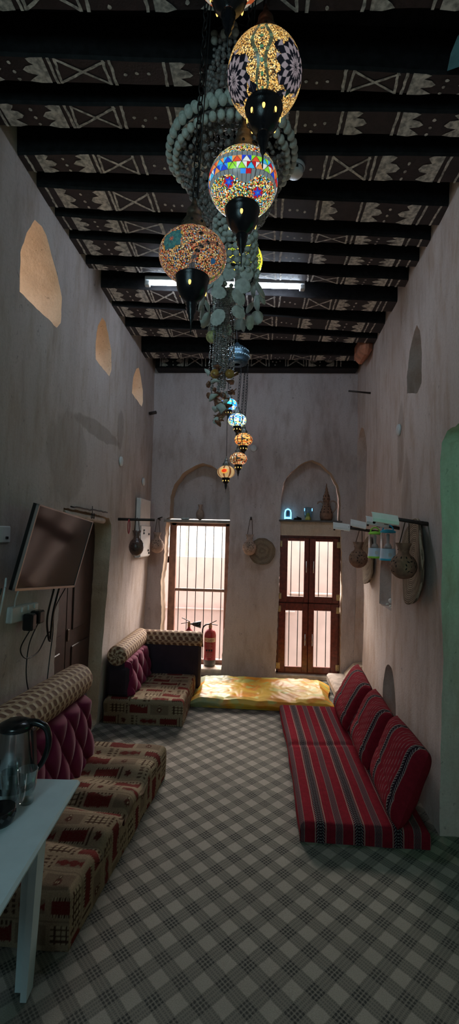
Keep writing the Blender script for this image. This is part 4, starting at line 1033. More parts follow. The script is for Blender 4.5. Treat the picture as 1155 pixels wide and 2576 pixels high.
def lantern(c, col, label, s=1.0):
    x_, y_, z_ = c; t = thing('camping_lantern', c, label, 'lantern')
    colm = simple('coloured_lantern_plastic', col, 0.35, var=0.05); body = simple('pale_lantern_plastic', (0.60, 0.72, 0.85), 0.4, var=0.05)
    mb = MB(); mb.lathe([(0, 0), (.052 * s, 0), (.056 * s, .006), (.054 * s, .016)], c, 28); mb.build('base_ring', colm, t)
    mb = MB(); mb.lathe([(.054 * s, .014), (.051 * s, .03), (.049 * s, .075 * s), (.049 * s, .08 * s)], c, 28); mb.box((x_, y_ - .0505 * s, z_ + .045), (.024, .004, .022), m=1); mb.box((x_, y_ - .052 * s, z_ + .045), (.006, .004, .03), m=1); mb.build('lantern_body', [body, WHITEPL], t)
    mb = MB(); mb.lathe([(.047 * s, .08 * s), (.048 * s, .085 * s), (.048 * s, .18 * s), (.046 * s, .185 * s)], c, 28); mb.build('clear_cylinder', glass('clear_lantern_plastic', (0.85, 0.82, 0.82), 0.42, 0.3), t)
    mb = MB(); mb.lathe([(0, .12 * s), (.018 * s, .11 * s), (.028 * s, .09 * s), (.024 * s, .082 * s)], c, 18); mb.lathe([(.010 * s, .11 * s), (.012 * s, .175 * s), (0, .18 * s)], c, 12); mb.build('inner_reflector', simple('pale_reflector', (0.7, 0.62, 0.6), 0.4), t)
    mb = MB(); mb.lathe([(.040 * s, .183 * s), (.050 * s, .186 * s), (.050 * s, .196 * s), (.03 * s, .206 * s), (0, .21 * s)], c, 28)
    mb.tube([(x_ + .035 * s * math.sin(a), y_, z_ + .20 * s + .038 * s * math.cos(a)) for a in [-PI / 2 + PI * k / 12 for k in range(13)]], .005 * s, 6); mb.build('lantern_top', colm, t)
lantern((0.93, 3.68, 1.490), (0.35, 0.80, 0.08), 'camping lantern with bright green top and base ring', 1.02)
lantern((0.98, 3.50, 1.483), (0.04, 0.50, 0.75), 'camping lantern with bright blue top and base', 1.12)

# pot and peg on the pillar
hanging_pot((-0.085, 5.27, 1.415), 0.080, 0.24, (-0.075, 5.32, 1.83), 'pale pierced clay pot hanging on the pillar between the two windows', CLAYPALE, ryaw=0.2)
mb = MB(); mb.tube([(-0.075, 5.42, 1.83), (-0.075, 5.31, 1.85)], 0.012, 8); tag(mb.build('wooden_peg', PEGWOOD), 'dark peg stub on the pillar between the two windows', 'peg', 'wooden wall pegs')

# niche contents on the right wall
mb = MB(); mb.sphere((XR(4) + .05, 4.03, 1.115), 0.022, 16, 12); tag(mb.build('white_ball', WHITEPL), 'small white ball in the right wall niche', 'ball')
for k, (dx_, yy, sz_, lb) in enumerate(((.045, 3.93, .030, 'curled pale shell nearest the room in the right wall niche'), (.06, 4.03, .034, 'larger pale shell under the white ball in the niche'), (.04, 4.12, .026, 'small pale shell at the far side of the niche'))):
    mb = fan_shell_mesh(sz_); o = mb.build('sea_shell', SHELL); o.location = (XR(4) + dx_, yy, 1.078); o.rotation_euler = (PI / 2 - 0.3, 0.2 * k, 1.0 + k); tag(o, lb, 'shell', 'shells in the wall niche')

# recess shelf contents
nl = thing('blue_lantern', (0.362, 5.49, 1.84), 'small glowing blue and white lantern at the left of the right recess shelf', 'lantern')
BLUEG = emissive('blue_white_glow', (0.2, 0.62, 1.0), 2.2)
mb = MB(); mb.tube([(0.362 + dx_, 5.485, 1.84 + dz_) for dx_, dz_ in ((-.035, .03), (-.035, .085), (-.028, .115), (0, .13), (.028, .115), (.035, .085), (.035, .03))], 0.008, 8); mb.build('glowing_arch', BLUEG, nl)
mb = MB(); mb.box((0.362, 5.49, 1.862), (0.085, 0.05, 0.022), bev=0.004); mb.build('glowing_base', BLUEG, nl)
mb = MB(); mb.box((0.362, 5.50, 1.915), (0.048, 0.03, 0.08), bev=0.01); mb.box((0.362, 5.49, 1.845), (0.06, 0.04, 0.012)); mb.build('lantern_core', simple('blue_grey_core', (0.05, 0.08, 0.12), 0.3), nl)
mb = MB(); mb.tube([(0.362 + 0.02 * math.cos(a), 5.49, 1.97 + 0.018 * math.sin(a)) for a in [PI * k / 8 for k in range(9)]], 0.003, 6); mb.build('carry_loop', WHITEPL, nl)
gl = thing('glass_lantern', (0.60, 5.49, 1.84), 'clear glass lantern with a yellow bulb in the middle of the recess shelf', 'lantern')
mb = MB(); mb.lathe([(.022, .0), (.035, .02), (.048, .06), (.052, .12), (.045, .15), (.03, .16)], (0.60, 5.49, 1.84), 24); mb.build('glass_shade', glass('lantern_glass', (0.75, 0.9, 0.95), 0.35), gl)
mb = MB(); mb.lathe([(0, 0), (.034, 0), (.034, .03), (.022, .045), (.024, .06), (.012, .085), (0, .09)], (0.60, 5.47, 1.84), 18); mb.build('yellow_bulb', simple('yellow_wax', (0.55, 0.50, 0.10), 0.4), gl)
for e in (-1, 1):
    mb = MB(); mb.box((0.60 + e * .045, 5.46, 1.965), (.008, .008, .035), bev=.002); mb.build('glowing_clip', emissive('blue_clip_glow', (0.2, 0.6, 1.0), 1.6), gl)
mb = MB(); mb.box((0.475, 5.50, 1.853), (0.10, 0.05, 0.026), rz(0.3), bev=0.008); mb.box((0.49, 5.48, 1.87), (0.05, 0.03, 0.012), rz(-0.5) @ ry(0.3), bev=0.003); tag(mb.build('small_gadget', BLACKPL), 'small dark object lying between the two lanterns on the recess shelf', 'object')
jg = thing('clay_coffee_jug', (0.812, 5.48, 1.84), 'tall pierced clay coffee jug with pointed lid on the recess shelf', 'jug')
jc = (0.812, 5.475, 1.84)
mb = MB(); jp = [(0, 0), (.062, .0), (.074, .04), (.076, .075), (.066, .115), (.046, .165), (.032, .205), (.03, .22)]
mb.lathe(jp, jc, 30)
for (zz, rr, cnt) in ((.10, .071, 9), (.13, .060, 8), (.165, .046, 7), (.19, .036, 6)):
    for k in range(cnt):
        a = 2 * PI * (k + zz * 10) / cnt; mb.sphere((jc[0] + rr * math.cos(a), jc[1] + rr * math.sin(a), jc[2] + zz), .0075, 8, 6, m=1, M=rz(a) @ Matrix.Diagonal((.4, .7, 1.3, 1)))
mb.build('jug_body', [CLAY, HOLE], jg)
mb = MB(); mb.lathe([(.03, .22), (.036, .225), (.04, .255), (.036, .29), (.028, .315), (.018, .325), (.022, .335), (.012, .36), (.016, .37), (.007, .40), (.004, .44), (0, .445)], jc, 24)
for (zz, rr) in ((.255, .040), (.29, .036)):
    for k in range(6): a = 2 * PI * (k + zz * 7) / 6; mb.sphere((jc[0] + rr * math.cos(a), jc[1] + rr * math.sin(a), jc[2] + zz), .008, 8, 6, m=1, M=rz(a) @ Matrix.Diagonal((.4, .7, 1.4, 1)))
mb.build('pointed_lid', [CLAY, HOLE], jg)
mb = MB(); mb.tube(curve_pts([(jc[0] + .032, jc[1], jc[2] + .21), (jc[0] + .07, jc[1], jc[2] + .235), (jc[0] + .112, jc[1], jc[2] + .215), (jc[0] + .115, jc[1], jc[2] + .16), (jc[0] + .085, jc[1], jc[2] + .11), (jc[0] + .066, jc[1], jc[2] + .095)]), 0.009, 8); mb.build('handle', CLAYPALE, jg)
mb = MB(); mb.tube(curve_pts([(jc[0] - .03, jc[1], jc[2] + .20), (jc[0] - .06, jc[1], jc[2] + .225), (jc[0] - .095, jc[1], jc[2] + .215), (jc[0] - .105, jc[1], jc[2] + .195)]), lambda t: .013 - .006 * t, 8); mb.build('spout', CLAYPALE, jg)
hanging_pot((-0.70, 5.54, 1.815), 0.05, 0.19, (0, 0, 0), 'dim clay jar standing in the left arched recess above the barred window', CLAYPALE, name='clay_jar', cord=False, holes=False)
mb = MB(); mb.box((-0.88, 5.53, 1.828), (0.10, 0.05, 0.03), rz(0.2), bev=0.01); tag(mb.build('stone', SHELLG), 'pale lump lying at the left of the left arched recess', 'stone')

# ------------------------------------------------------------------ fabrics
MAROON = (0.13, 0.008, 0.010); BEIGE = (0.30, 0.235, 0.16); TAUPE = (0.20, 0.145, 0.10); BROWN = (0.055, 0.025, 0.015)
def seat_pat(s, t):
    """woven patchwork: zigzag edged maroon panels, eyes, hashes, dots"""
    s *= 1.35; t *= 1.35; L = 0.27; W = 0.24
    row = math.floor(t / L); tt = t / L - row; ss = (s + 0.11 * (row % 2)) / W; colm = math.floor(ss); u_ = ss - colm
    k = (colm + 2 * row) % 3
    z_ = 0.014 * (abs(((s * 70) % 1) - 0.5) * 2)
    if 0.0 < tt < 0.46:
        if k == 0:
            if 0.06 < u_ < 0.94 and 0.05 + z_ < tt < 0.36 + 0.05 * math.sin(u_ * 7) + z_: return MAROON
            if 0.36 < tt < 0.44 and (u_ * 8) % 1 < 0.5: return BROWN
        elif k == 1:
            if 0.05 < u_ < 0.95 and 0.04 < tt < 0.42:
                d = math.hypot((u_ - 0.5) * W, (tt - 0.22) * L); d2 = math.hypot((u_ - 0.5) * W, (tt - 0.36) * L)
                if d < 0.006: return BROWN
                if d < 0.010: return (0.45, 0.38, 0.26)
                if d < 0.026 * (1 + 0.12 * math.sin(8 * math.atan2(tt - .22, u_ - .5))): return (0.075, 0.018, 0.014)
                if d2 < 0.007: return (0.45, 0.38, 0.26)
                if d2 < 0.014: return BROWN
                return TAUPE
        else:
            a, b = (u_ * 5.5) % 1, (tt * 9) % 1
            if 0.1 < u_ < 0.8 and 0.06 < tt < 0.42:
                if a < 0.32 or b < 0.32: return BROWN
                return (0.40, 0.33, 0.22)
            if 0.85 < u_ < 0.97 and math.hypot(((tt * 10) % 1 - .5), (u_ - .91) * 9) < 0.42: return BROWN
    elif 0.54 < tt < 0.96:
        if k == 2:
            if 0.08 < u_ < 0.92:
                e = abs(((u_ * 10) % 1) - .5) * .035
                if 0.62 + e < tt < 0.88 - e: return MAROON
                if 0.57 < tt < 0.93 and ((u_ * 12) % 1 < 0.45): return (0.42, 0.35, 0.24)
                if 0.57 < tt < 0.93: return BROWN
        elif k == 0:
            d = math.hypot((u_ - 0.3) * W, (tt - 0.74) * L); a = math.atan2(tt - .74, u_ - .3)
            if d < 0.030 * (0.6 + 0.4 * abs(math.cos(2.5 * a))): return (0.085, 0.012, 0.010)
            if u_ > 0.62 and math.hypot(((tt * 9) % 1 - .5), (((u_ - .62) * 4) % 1 - .5)) < 0.33: return BROWN
            if u_ < 0.06: return BROWN
        else:
            if 0.1 < u_ < 0.9 and abs(tt - 0.75) < 0.13:
                return MAROON if abs(tt - 0.75) < 0.07 + 0.03 * math.cos(u_ * 20) else TAUPE
    if abs(tt - 0.5) < 0.012: return TAUPE
    return BEIGE
M = Mat('patchwork_chenille', BEIGE, 0.92, spec=0.06)
at = M.node('ShaderNodeAttribute', attribute_name='tone')
c = M.mix(M.noise(160, 3).ramp(.3, .75) * .45, E(M.nt, at.outputs['Color']), (0.12, 0.085, 0.055)); M.color(c); M.bump(M.noise(260, 3), 0.5, 0.003)
SEATFAB = M.m
M = Mat('basket_bolster_fabric', (0.4, 0.3, 0.18), 0.75, spec=0.2)
x, y, z = M.xyz('st')
u = x / 0.062; rowi = y / 0.047; v = rowi.frac(); odd = (rowi.floor() * 0.5).frac()
uu = (u + odd + v * 0.25).frac()
d = ((uu - 0.36) / 0.29).abs().pow(2.6) + ((v - 0.5) / 0.40).abs().pow(2.6)
e2 = ((uu - 0.82) / 0.15).pow(2) + ((v - 0.5) / 0.40).pow(2)
c = M.mix(e2.ramp(1.2, 0.6), (0.36, 0.25, 0.16), (0.52, 0.41, 0.30)); c = M.mix(d.ramp(1.15, 0.75), c, (0.115, 0.055, 0.035)); c = M.mix(d.ramp(0.4, 0.1) * .35, c, (0.20, 0.10, 0.06))
M.color(c); M.bump((1.0 - d.clamp()) * 0.5 + M.noise(200, 2) * .3, .5, .004); BOLST = M.m
BURG = Mat('burgundy_velvet', (0.15, 0.014, 0.05), 0.8, spec=0.1, Sheen_Weight=0.22, Sheen_Roughness=0.35); BURG.bump(BURG.noise(180, 3), .25, .002); BURG = BURG.m
DARKF = simple('backlit_purple_cloth', (0.022, 0.013, 0.024), 0.85, var=0.2)  # backlit shade of the far backrest is put into this dark purple

def stripe_fabric(name, per, cushion=False):
    M = Mat(name, (0.3, 0.02, 0.03), 0.95, spec=0.03)
    x, y, z = M.xyz('st'); wob = (M.noise(6, 2, attr='st') - 0.5) * 0.02
    f = (x / per + wob).frac(); red = (0.225, 0.014, 0.026); dred = (0.14, 0.009, 0.016)
    c = M.mix(M.noise(30, 3).ramp(.3, .7) * .5, red, dred)
    def between(a, b): return f.gt(a) * f.lt(b)
    wht = (0.30, 0.22, 0.19); blk = (0.012, 0.010, 0.016); gry = (0.11, 0.065, 0.07)
    if not cushion:
        c = M.mix(between(.10, .125).max(between(.375, .40)), c, wht)
        band_ = between(.14, .36)
        c = M.mix(band_, c, blk)
        g1 = (f - 0.25).abs(); zz = (y / 0.016 + g1 * 14.0).frac()
        c = M.mix(band_ * zz.lt(.42) * g1.gt(.045), c, (0.19, 0.165, 0.165)); c = M.mix(band_ * (y / 0.016).frac().lt(.4) * g1.lt(.03), c, (0.15, 0.13, 0.13))
        b2 = between(.66, .82); g2 = (f - .74).abs(); z2 = (y / 0.02 + g2 * 20.0).frac()
        c = M.mix(b2 * 0.8, c, gry); c = M.mix(b2 * z2.lt(.4), c, (0.06, 0.05, 0.06)); c = M.mix(between(.64, .66).max(between(.82, .84)), c, (0.2, 0.13, 0.12))
        c = M.mix(between(.50, .51), c, dred)
    else:
        fine = ((f * 9.0).frac() - .5).abs().lt(.13) * f.gt(.22) * f.lt(.84)
        dash = (y / 0.05 + f * 3.0).frac().lt(.6)
        c = M.mix(fine * (dash * .5 + .2), c, (0.27, 0.15, 0.15))
        band_ = between(.03, .17); g1 = (f - .10).abs()
        c = M.mix(band_, c, blk); zz = (y / 0.016 + g1 * 16.0).frac(); c = M.mix(band_ * zz.lt(.4) * g1.gt(.02), c, (0.25, 0.22, 0.23)); c = M.mix(between(.015, .03).max(between(.17, .185)), c, wht)
    n = M.noise(220, 3); c = M.mix(n.ramp(.35, .7) * .3, c, (0.05, 0.008, 0.012))
    M.color(c); M.bump(n + M.noise(14, 3) * 1.2, .5, .004); return M.m
STRIPE = stripe_fabric('red_striped_weave', 0.205); STRIPEC = stripe_fabric('red_striped_cushion_weave', 0.30, True)

# ------------------------------------------------------------------ sofas
def slab_fabric(name, x0, x1, y0, y1, z0, z1, parent, mat, pat=None, step=0.006, rad=0.035, sag=None, so=(0, 0)):
    """upholstered block: top and four sides unrolled from the centre so the pattern runs over the edges"""
    mb = MB(); cx_, cy_ = (x0 + x1) / 2, (y0 + y1) / 2; hx, hy, H = (x1 - x0) / 2, (y1 - y0) / 2, z1 - z0
    nu = int((2 * hx + 2 * H) / step); nv = int((2 * hy + 2 * H) / step)
    def edge(a, h):          # unrolled coordinate -> (position, drop)
        s_ = 1 if a > 0 else -1; a = abs(a); q = rad * PI / 2
        if a < h - rad: return s_ * a, 0
        if a < h - rad + q: t = (a - h + rad) / rad; return s_ * (h - rad + rad * math.sin(t)), rad * (1 - math.cos(t))
        return s_ * h, rad + (a - h + rad - q)
    Lx = hx - rad + rad * PI / 2 + H - rad; Ly = hy - rad + rad * PI / 2 + H - rad
    ids = {}
    for i in range(nu + 1):
        for j in range(nv + 1):
            a, b = -Lx + 2 * Lx * i / nu, -Ly + 2 * Ly * j / nv
            px_, da = edge(a, hx); py_, db = edge(b, hy)
            if da > rad * 1.0 and db > rad * 1.0:
                # corner flap folds away: clamp
                if da >= db: b2 = math.copysign(hy, b); py_ = b2; db_ = 0
                else: px_ = math.copysign(hx, a)
            dr = max(da, db)
            zz = z1 - dr
            X, Y = cx_ + px_, cy_ + py_
            if sag and dr < rad * 1.2: zz += sag(X, Y)
            else:
                n_ = noise.noise(Vector((X * 5, Y * 5, zz * 6))) * 0.007
                if da > rad: X += n_ * (1 if a > 0 else -1)
                if db > rad: Y += n_ * (1 if b > 0 else -1)
            mb.cur = pat(a + so[0], b + so[1]) if pat else (1, 1, 1)
            ids[i, j] = mb.vert((X, Y, max(z0, zz)), (a + 5 + so[0], b + so[1], 0))
    for i in range(nu):
        for j in range(nv): mb.face((ids[i, j], ids[i + 1, j], ids[i + 1, j + 1], ids[i, j + 1]), 0, True)
    return mb.build(name, mat, parent, st=True, col=bool(pat))
def bolster(p0, p1, r, parent, name='bolster'):
    mb = MB(); P0, P1 = Vector(p0), Vector(p1); D = (P1 - P0); L = D.length; D.normalize(); S = D.cross(Vector((0, 0, 1))).normalized(); U = S.cross(D)
    prof = [(0, 0), (0.55 * r, -0.0), (0.85 * r, 0.006), (0.97 * r, 0.022)] + [(r * (1 + 0.01 * math.sin(k * 1.3)), 0.045 + (L - 0.09) * k / 24) for k in range(25)] + [(0.97 * r, L - 0.022), (0.85 * r, L - 0.006), (0.55 * r, L), (0, L)]
    n = 36; rows = []; acc = 0
    for k, (rr, d_) in enumerate(prof):
        if k: acc += math.hypot(rr - prof[k - 1][0], d_ - prof[k - 1][1])
        rows.append([mb.vert(P0 + D * d_ + (S * math.cos(2 * PI * i / n) + U * math.sin(2 * PI * i / n)) * rr * (1 + 0.02 * noise.noise(Vector((d_ * 6, i * .3, 0)))), (acc, r * 2 * PI * i / n, 0)) for i in range(n + 1)])
    for k in range(len(rows) - 1):
        for i in range(n): mb.face((rows[k][i], rows[k][i + 1], rows[k + 1][i + 1], rows[k + 1][i]), 0, True)
    return mb.build(name, BOLST, parent, st=True)
def tufted(name, c00, c10, c11, c01, thick, parent, nu=120, nv=50, cu=8, cv=2.2):
    """burgundy button-tufted panel: corners bottom-near, bottom-far, top-far, top-near; thickness behind"""
    A, B, C_, D_ = (Vector(p) for p in (c00, c10, c11, c01)); N = (B - A).cross(D_ - A).normalized()
    if N.x < 0: N = -N
    mb = MB()
    def f(u_, v_):
        P = A.lerp(B, u_).lerp(D_.lerp(C_, u_), v_); a, b = u_ * cu, v_ * cv
        h = 0.042 * (abs(math.cos(PI * (a + b) / 1.0) * math.cos(PI * (a - b) / 1.0)) ** 0.35)
        e = min(u_, 1 - u_) * 22; e2 = min(v_, 1 - v_) * 9
        return P + N * (h * min(1, e) * min(1, e2 + .3) - 0.05 * (1 - min(1, e)) ** 2 - 0.03 * (1 - min(1, e2)) ** 2)
    mb.grid(f, nu, nv)
    o = mb.build(name, BURG, parent)
    mb = MB(); q = [A - N * .03, B - N * .03, C_ - N * .02, D_ - N * .02]; b = [p - N * thick for p in (A, B, C_, D_)]
    i = [mb.vert(p) for p in q + b]
    for w in ((0, 1, 2, 3), (4, 7, 6, 5), (0, 4, 5, 1), (1, 5, 6, 2), (2, 6, 7, 3), (3, 7, 4, 0)): mb.face([i[k] for k in w])
    mb.build('backrest_core', DARKF, o); return o
s1 = thing('floor_sofa', (-0.92, 2.5, 0), 'near floor sofa with patchwork seat, burgundy tufted back and long checked bolster', 'sofa')
def sag1(X, Y):
    s_ = 0
    for (yc, d_, k_) in ((2.74, .045, .09), (2.44, .04, .055), (2.16, .032, .05), (2.95, .012, .05)):
        s_ -= d_ * math.exp(-((Y - yc + 0.12 * (X + 0.85)) / k_) ** 2)
    return s_ + 0.008 * noise.noise(Vector((X * 6, Y * 7, 0)))
o = slab_fabric('seat_cushion', -1.12, -0.585, 1.83, 3.15, 0.003, 0.225, s1, SEATFAB, seat_pat, 0.006, 0.045, sag1, (0.02, 0.05))
for v_ in o.data.vertices: v_.co.x -= 0.09 * max(0, 3.14 - v_.co.y) * (v_.co.x + 1.12) / 0.535
tufted('tufted_backrest', (-1.06, 1.70, 0.12), (-1.05, 3.05, 0.12), (-1.09, 3.03, 0.585), (-1.10, 1.70, 0.64), 0.15, s1, 170, 60, 7, 1.6)
bolster((-1.16, 1.65, 0.745), (-1.165, 3.04, 0.665), 0.102, s1)
s2 = thing('corner_floor_sofa', (-0.95, 4.3, 0), 'corner floor sofa before the barred window, dark backrest and checked bolsters on two sides', 'sofa')
slab_fabric('seat_cushion', -1.29, -0.60, 3.95, 4.72, 0.003, 0.215, s2, SEATFAB, seat_pat, 0.008, 0.03, lambda X, Y: 0.006 * noise.noise(Vector((X * 8, Y * 8, 3))), (0.4, 0.3))
tufted('tufted_backrest', (-1.065, 4.0, 0.2), (-1.065, 4.70, 0.2), (-1.12, 4.70, 0.52), (-1.12, 4.0, 0.52), 0.12, s2, 80, 50, 3.5, 1.3)
mb = MB(); mb.box((-1.19, 4.335, 0.34), (0.20, 0.69, 0.27), bev=0.03); mb.build('side_core', DARKF, s2)
mb = MB(); mb.box((-0.885, 4.79, 0.29), (0.66, 0.12, 0.46), bev=0.02); mb.build('backlit_backrest', DARKF, s2)
bolster((-1.205, 3.97, 0.562), (-1.195, 4.80, 0.562), 0.088, s2)
bolster((-1.20, 4.80, 0.545), (-0.545, 4.80, 0.545), 0.085, s2)

# ------------------------------------------------------------------ red striped mattress and cushions
mb_ = slab_fabric('striped_mattress', 0.265, 0.955, 2.57, 4.33, 0.003, 0.10, None, STRIPE, None, 0.012, 0.03, lambda X, Y: -0.012 * math.exp(-((Y - 3.55 - .1 * (X - .6)) / .03) ** 2) + 0.006 * noise.noise(Vector((X * 5, Y * 3, 7))), (0.0, 0.0))
for v_ in mb_.data.vertices:   # the long edge bows slightly
    t_ = (v_.co.y - 2.57) / 1.76; v_.co.x += (0.015 * math.sin(t_ * PI) - 0.025 * t_) * max(0.0, (0.955 - v_.co.x) / 0.69)
tag(mb_, 'long thin red striped floor mattress along the right wall', 'mattress')
def cushion(BF, BN, TN, TF, thick, label, seed, rep=0.0):
    BF, BN, TN, TF = (Vector(p) for p in (BF, BN, TN, TF)); N = (TN - BN).cross(BF - BN).normalized()
    if N.x > 0: N = -N
    L = (BF - BN).length; H = (TN - BN).length; mb = MB(); n1, n2 = 60, 44; R = random.Random(seed)
    def base(u_, v_): return BN.lerp(BF, u_).lerp(TN.lerp(TF, u_), v_)
    def puff(u_, v_):
        e = (max(0, 1 - abs(2 * u_ - 1) ** 5) * max(0, 1 - abs(2 * v_ - 1) ** 5)) ** 0.5
        cr = 0.016 * math.exp(-(((v_ - 0.36 - 0.25 * (u_ - .5)) / .035) ** 2))
        return e - cr * 6 * e + 0.07 * noise.noise(Vector((u_ * 4 + seed, v_ * 4, seed))) * e
    sh = lambda u_, v_: (u_ * L + rep, v_ * H)
    a = mb.grid(lambda u_, v_: base(u_, v_) + N * (thick * .5 * puff(u_, v_)), n1, n2, stf=sh)
    b = mb.grid(lambda u_, v_: base(u_, v_) - N * (thick * .5 * puff(u_, v_)), n1, n2, stf=sh)
    def rim(seq_a, seq_b):
        for k in range(len(seq_a) - 1): mb.face((seq_a[k], seq_a[k + 1], seq_b[k + 1], seq_b[k]), 0, True)
    return tag(mb.build('back_cushion', STRIPEC, st=True), label, 'cushion', 'red striped back cushions')
cushion((0.745, 4.31, 0.115), (0.735, 3.73, 0.12), (0.925, 3.74, 0.46), (0.96, 4.36, 0.48), 0.15, 'red striped back cushion farthest from the camera, by the window corner', 3, 0.25)
cushion((0.775, 3.70, 0.115), (0.755, 3.14, 0.12), (0.925, 3.18, 0.47), (0.945, 3.68, 0.48), 0.15, 'middle red striped back cushion against the right wall', 2, 0.26)
cushion((0.785, 3.10, 0.115), (0.77, 2.53, 0.12), (0.955, 2.60, 0.49), (0.935, 3.10, 0.50), 0.16, 'red striped back cushion nearest the camera', 1, 0.26)

# yellow mattress under the windows
M = Mat('yellow_satin_cover', (0.7, 0.4, 0.1), 0.42, spec=0.35)
n1 = M.noise(3.2, 2, .4, (1.6, 3.0, 1)); n2 = M.noise(5.0, 2, .4, (1.2, 2.2, 1)); x, y, z = M.xyz()
c = M.mix(n1.ramp(.45, .55), (0.78, 0.31, 0.02), (0.82, 0.50, 0.06)); c = M.mix(n2.ramp(.56, .62), c, (0.66, 0.60, 0.16)); c = M.mix((x + n2 * .6).ramp(.12, -.02) * (y + n1 * .35).ramp(5.02, 5.1), c, (0.42, 0.46, 0.30))
c = M.mix((x + n2 * .5).ramp(.05, -.1) * (y + n1 * .3).ramp(4.62, 4.55), c, (0.30, 0.34, 0.16))
M.color(c); YEL = M.m
mb = MB(); YM = []
def ym(u_, v_):
    X = -0.62 + 1.40 * u_; a = v_ * 1.0
    pts = [(4.41, 0.003), (4.395, 0.05), (4.41, 0.09), (4.45, 0.105), (5.06, 0.112), (5.10, 0.10), (5.115, 0.06), (5.11, 0.003)]
    t = a * 13; k = 0
    seg = [0, .8, 1.4, 2.0, 11.0, 11.6, 12.2, 13.0]
    while k < 6 and t > seg[k + 1]: k += 1
    w = (t - seg[k]) / (seg[k + 1] - seg[k]); Y = pts[k][0] + (pts[k + 1][0] - pts[k][0]) * w; Z = pts[k][1] + (pts[k + 1][1] - pts[k][1]) * w
    r = abs(noise.noise(Vector((X * 2.6, Y * 6, 1)))) * 0.030 + abs(noise.noise(Vector((X * 6 + Y * 6, Y * 7 - X * 3, 2)))) * 0.016 + 0.006 * abs(noise.noise(Vector((X * 15, Y * 11, 5))))
    e = min(1, min(u_, 1 - u_) * 14)
    if 0.03 < v_ < 0.97: Z = Z * (0.35 + 0.65 * e) + r * 1.1 - 0.012; Y += (r - .02) * .8
    X += 0.03 * math.sin(Y * 9) * (1 if u_ > .5 else -1) * (1 - e)
    return (X, Y, max(0.003, Z))
mb.grid(ym, 200, 130)
ids = len(mb.v)
tag(mb.build('yellow_mattress', YEL), 'crumpled yellow and pale green covered mattress on the floor under the windows', 'mattress')
mb = MB(); mb.box((0.965, 5.06, 0.05), (0.28, 0.62, 0.10), bev=0.02); tag(mb.build('plaster_step', simple('pale_pink_plaster', (0.46, 0.36, 0.30), 0.9)), 'low pale plaster step in the far right corner beside the yellow mattress', 'step')
mb = MB(); c_ = [(1.02, 5.10, .1), (1.2, 5.10, .1), (1.2, 5.38, .1), (1.02, 5.38, .1), (1.10, 5.12, .24), (1.22, 5.12, .26), (1.22, 5.36, .24), (1.12, 5.36, .22)]
i = [mb.vert(p) for p in c_]
for q in ((0, 3, 2, 1), (4, 5, 6, 7), (0, 1, 5, 4), (1, 2, 6, 5), (2, 3, 7, 6), (3, 0, 4, 7)): mb.face([i[k] for k in q])
tag(mb.build('plaster_lump', REVEAL), 'sloping plaster lump at the foot of the far right corner niche', 'plaster')

# ------------------------------------------------------------------ fire extinguishers
REDP = simple('red_enamel', (0.27, 0.016, 0.022), 0.3, var=0.08, bump=0)
def text_obj(body, size, loc, rot, m, parent, ext=0.0004):
    cu = bpy.data.curves.new('lettering', 'FONT'); cu.body = body; cu.size = size; cu.align_x = 'CENTER'; cu.align_y = 'CENTER'; cu.extrude = ext
    t_ = bpy.data.objects.new('text', cu); COL.objects.link(t_); bpy.context.view_layer.update()
    me = bpy.data.meshes.new_from_object(t_.evaluated_get(bpy.context.evaluated_depsgraph_get())); bpy.data.objects.remove(t_)
    o = bpy.data.objects.new('lettering', me); COL.objects.link(o); me.materials.clear(); me.materials.append(m); o.rotation_euler = rot
    o.parent = parent; o.location = Vector(loc) - Vector(parent['_base']); return o
ex = thing('fire_extinguisher', (-0.54, 5.56, 0.07), 'red foam fire extinguisher standing on the sill of the barred window', 'fire extinguisher')
bx, by, bz = -0.54, 5.56, 0.07
mb = MB(); mb.lathe([(.070, .06), (.072, .065), (.072, .36), (.066, .395), (.045, .425), (.022, .435), (.018, .45)], (bx, by, bz), 32); mb.build('cylinder', REDP, ex)
mb = MB(); mb.lathe([(0, 0), (.06, 0), (.072, .02), (.073, .075), (.070, .078)], (bx, by, bz), 32); mb.build('foot_ring', simple('grey_rubber', (0.12, 0.11, 0.10), 0.7), ex)
def arc_label(z0, z1, r, a0, a1, m, name):
    mb = MB(); mb.grid(lambda u_, v_: (bx + r * math.sin(a0 + (a1 - a0) * u_), by - r * math.cos(a0 + (a1 - a0) * u_), bz + z0 + (z1 - z0) * v_), 16, 1); return mb.build(name, m, ex)
arc_label(.29, .34, .0728, -1.2, 1.2, simple('cream_band', (0.55, 0.42, 0.26), 0.5, bump=0), 'cream_band')
text_obj('FOAM', 0.040, (bx, by - .0745, bz + .314), (PI / 2, 0, 0), simple('dull_red_print', (0.30, 0.06, 0.04), 0.6, bump=0), ex)
mb = MB()
for (zz, w_) in ((.27, .06), (.255, .07), (.24, .05), (.225, .065), (.16, .07), (.145, .06), (.13, .07), (.115, .05)):
    mb.box((bx + random.uniform(-.005, .005), by - .0722, bz + zz), (w_, .001, .004))
mb.box((bx - .055, by - .048, bz + .25), (.004, .002, .07), rz(.8))
for dx_ in (-.03, 0.0, .03): mb.box((bx + dx_, by - .0722, bz + .195), (.018, .002, .022), m=1)
mb.build('printed_text', [simple('pale_pink_print', (0.5, 0.2, 0.18), 0.6, bump=0), IRON], ex)
mb = MB(); mb.lathe([(.018, .44), (.022, .45), (.022, .475), (.015, .48), (.015, .50)], (bx, by, bz), 16); mb.build('valve', simple('brass_valve', (0.30, 0.16, 0.09), 0.35, 0.7), ex)
mb = MB(); mb.box((bx + .03, by, bz + .515), (.10, .018, .008), ry(-.45), bev=.002); mb.box((bx + .04, by, bz + .488), (.10, .018, .008), ry(.12), bev=.002); mb.build('squeeze_lever', BLACKPL, ex)
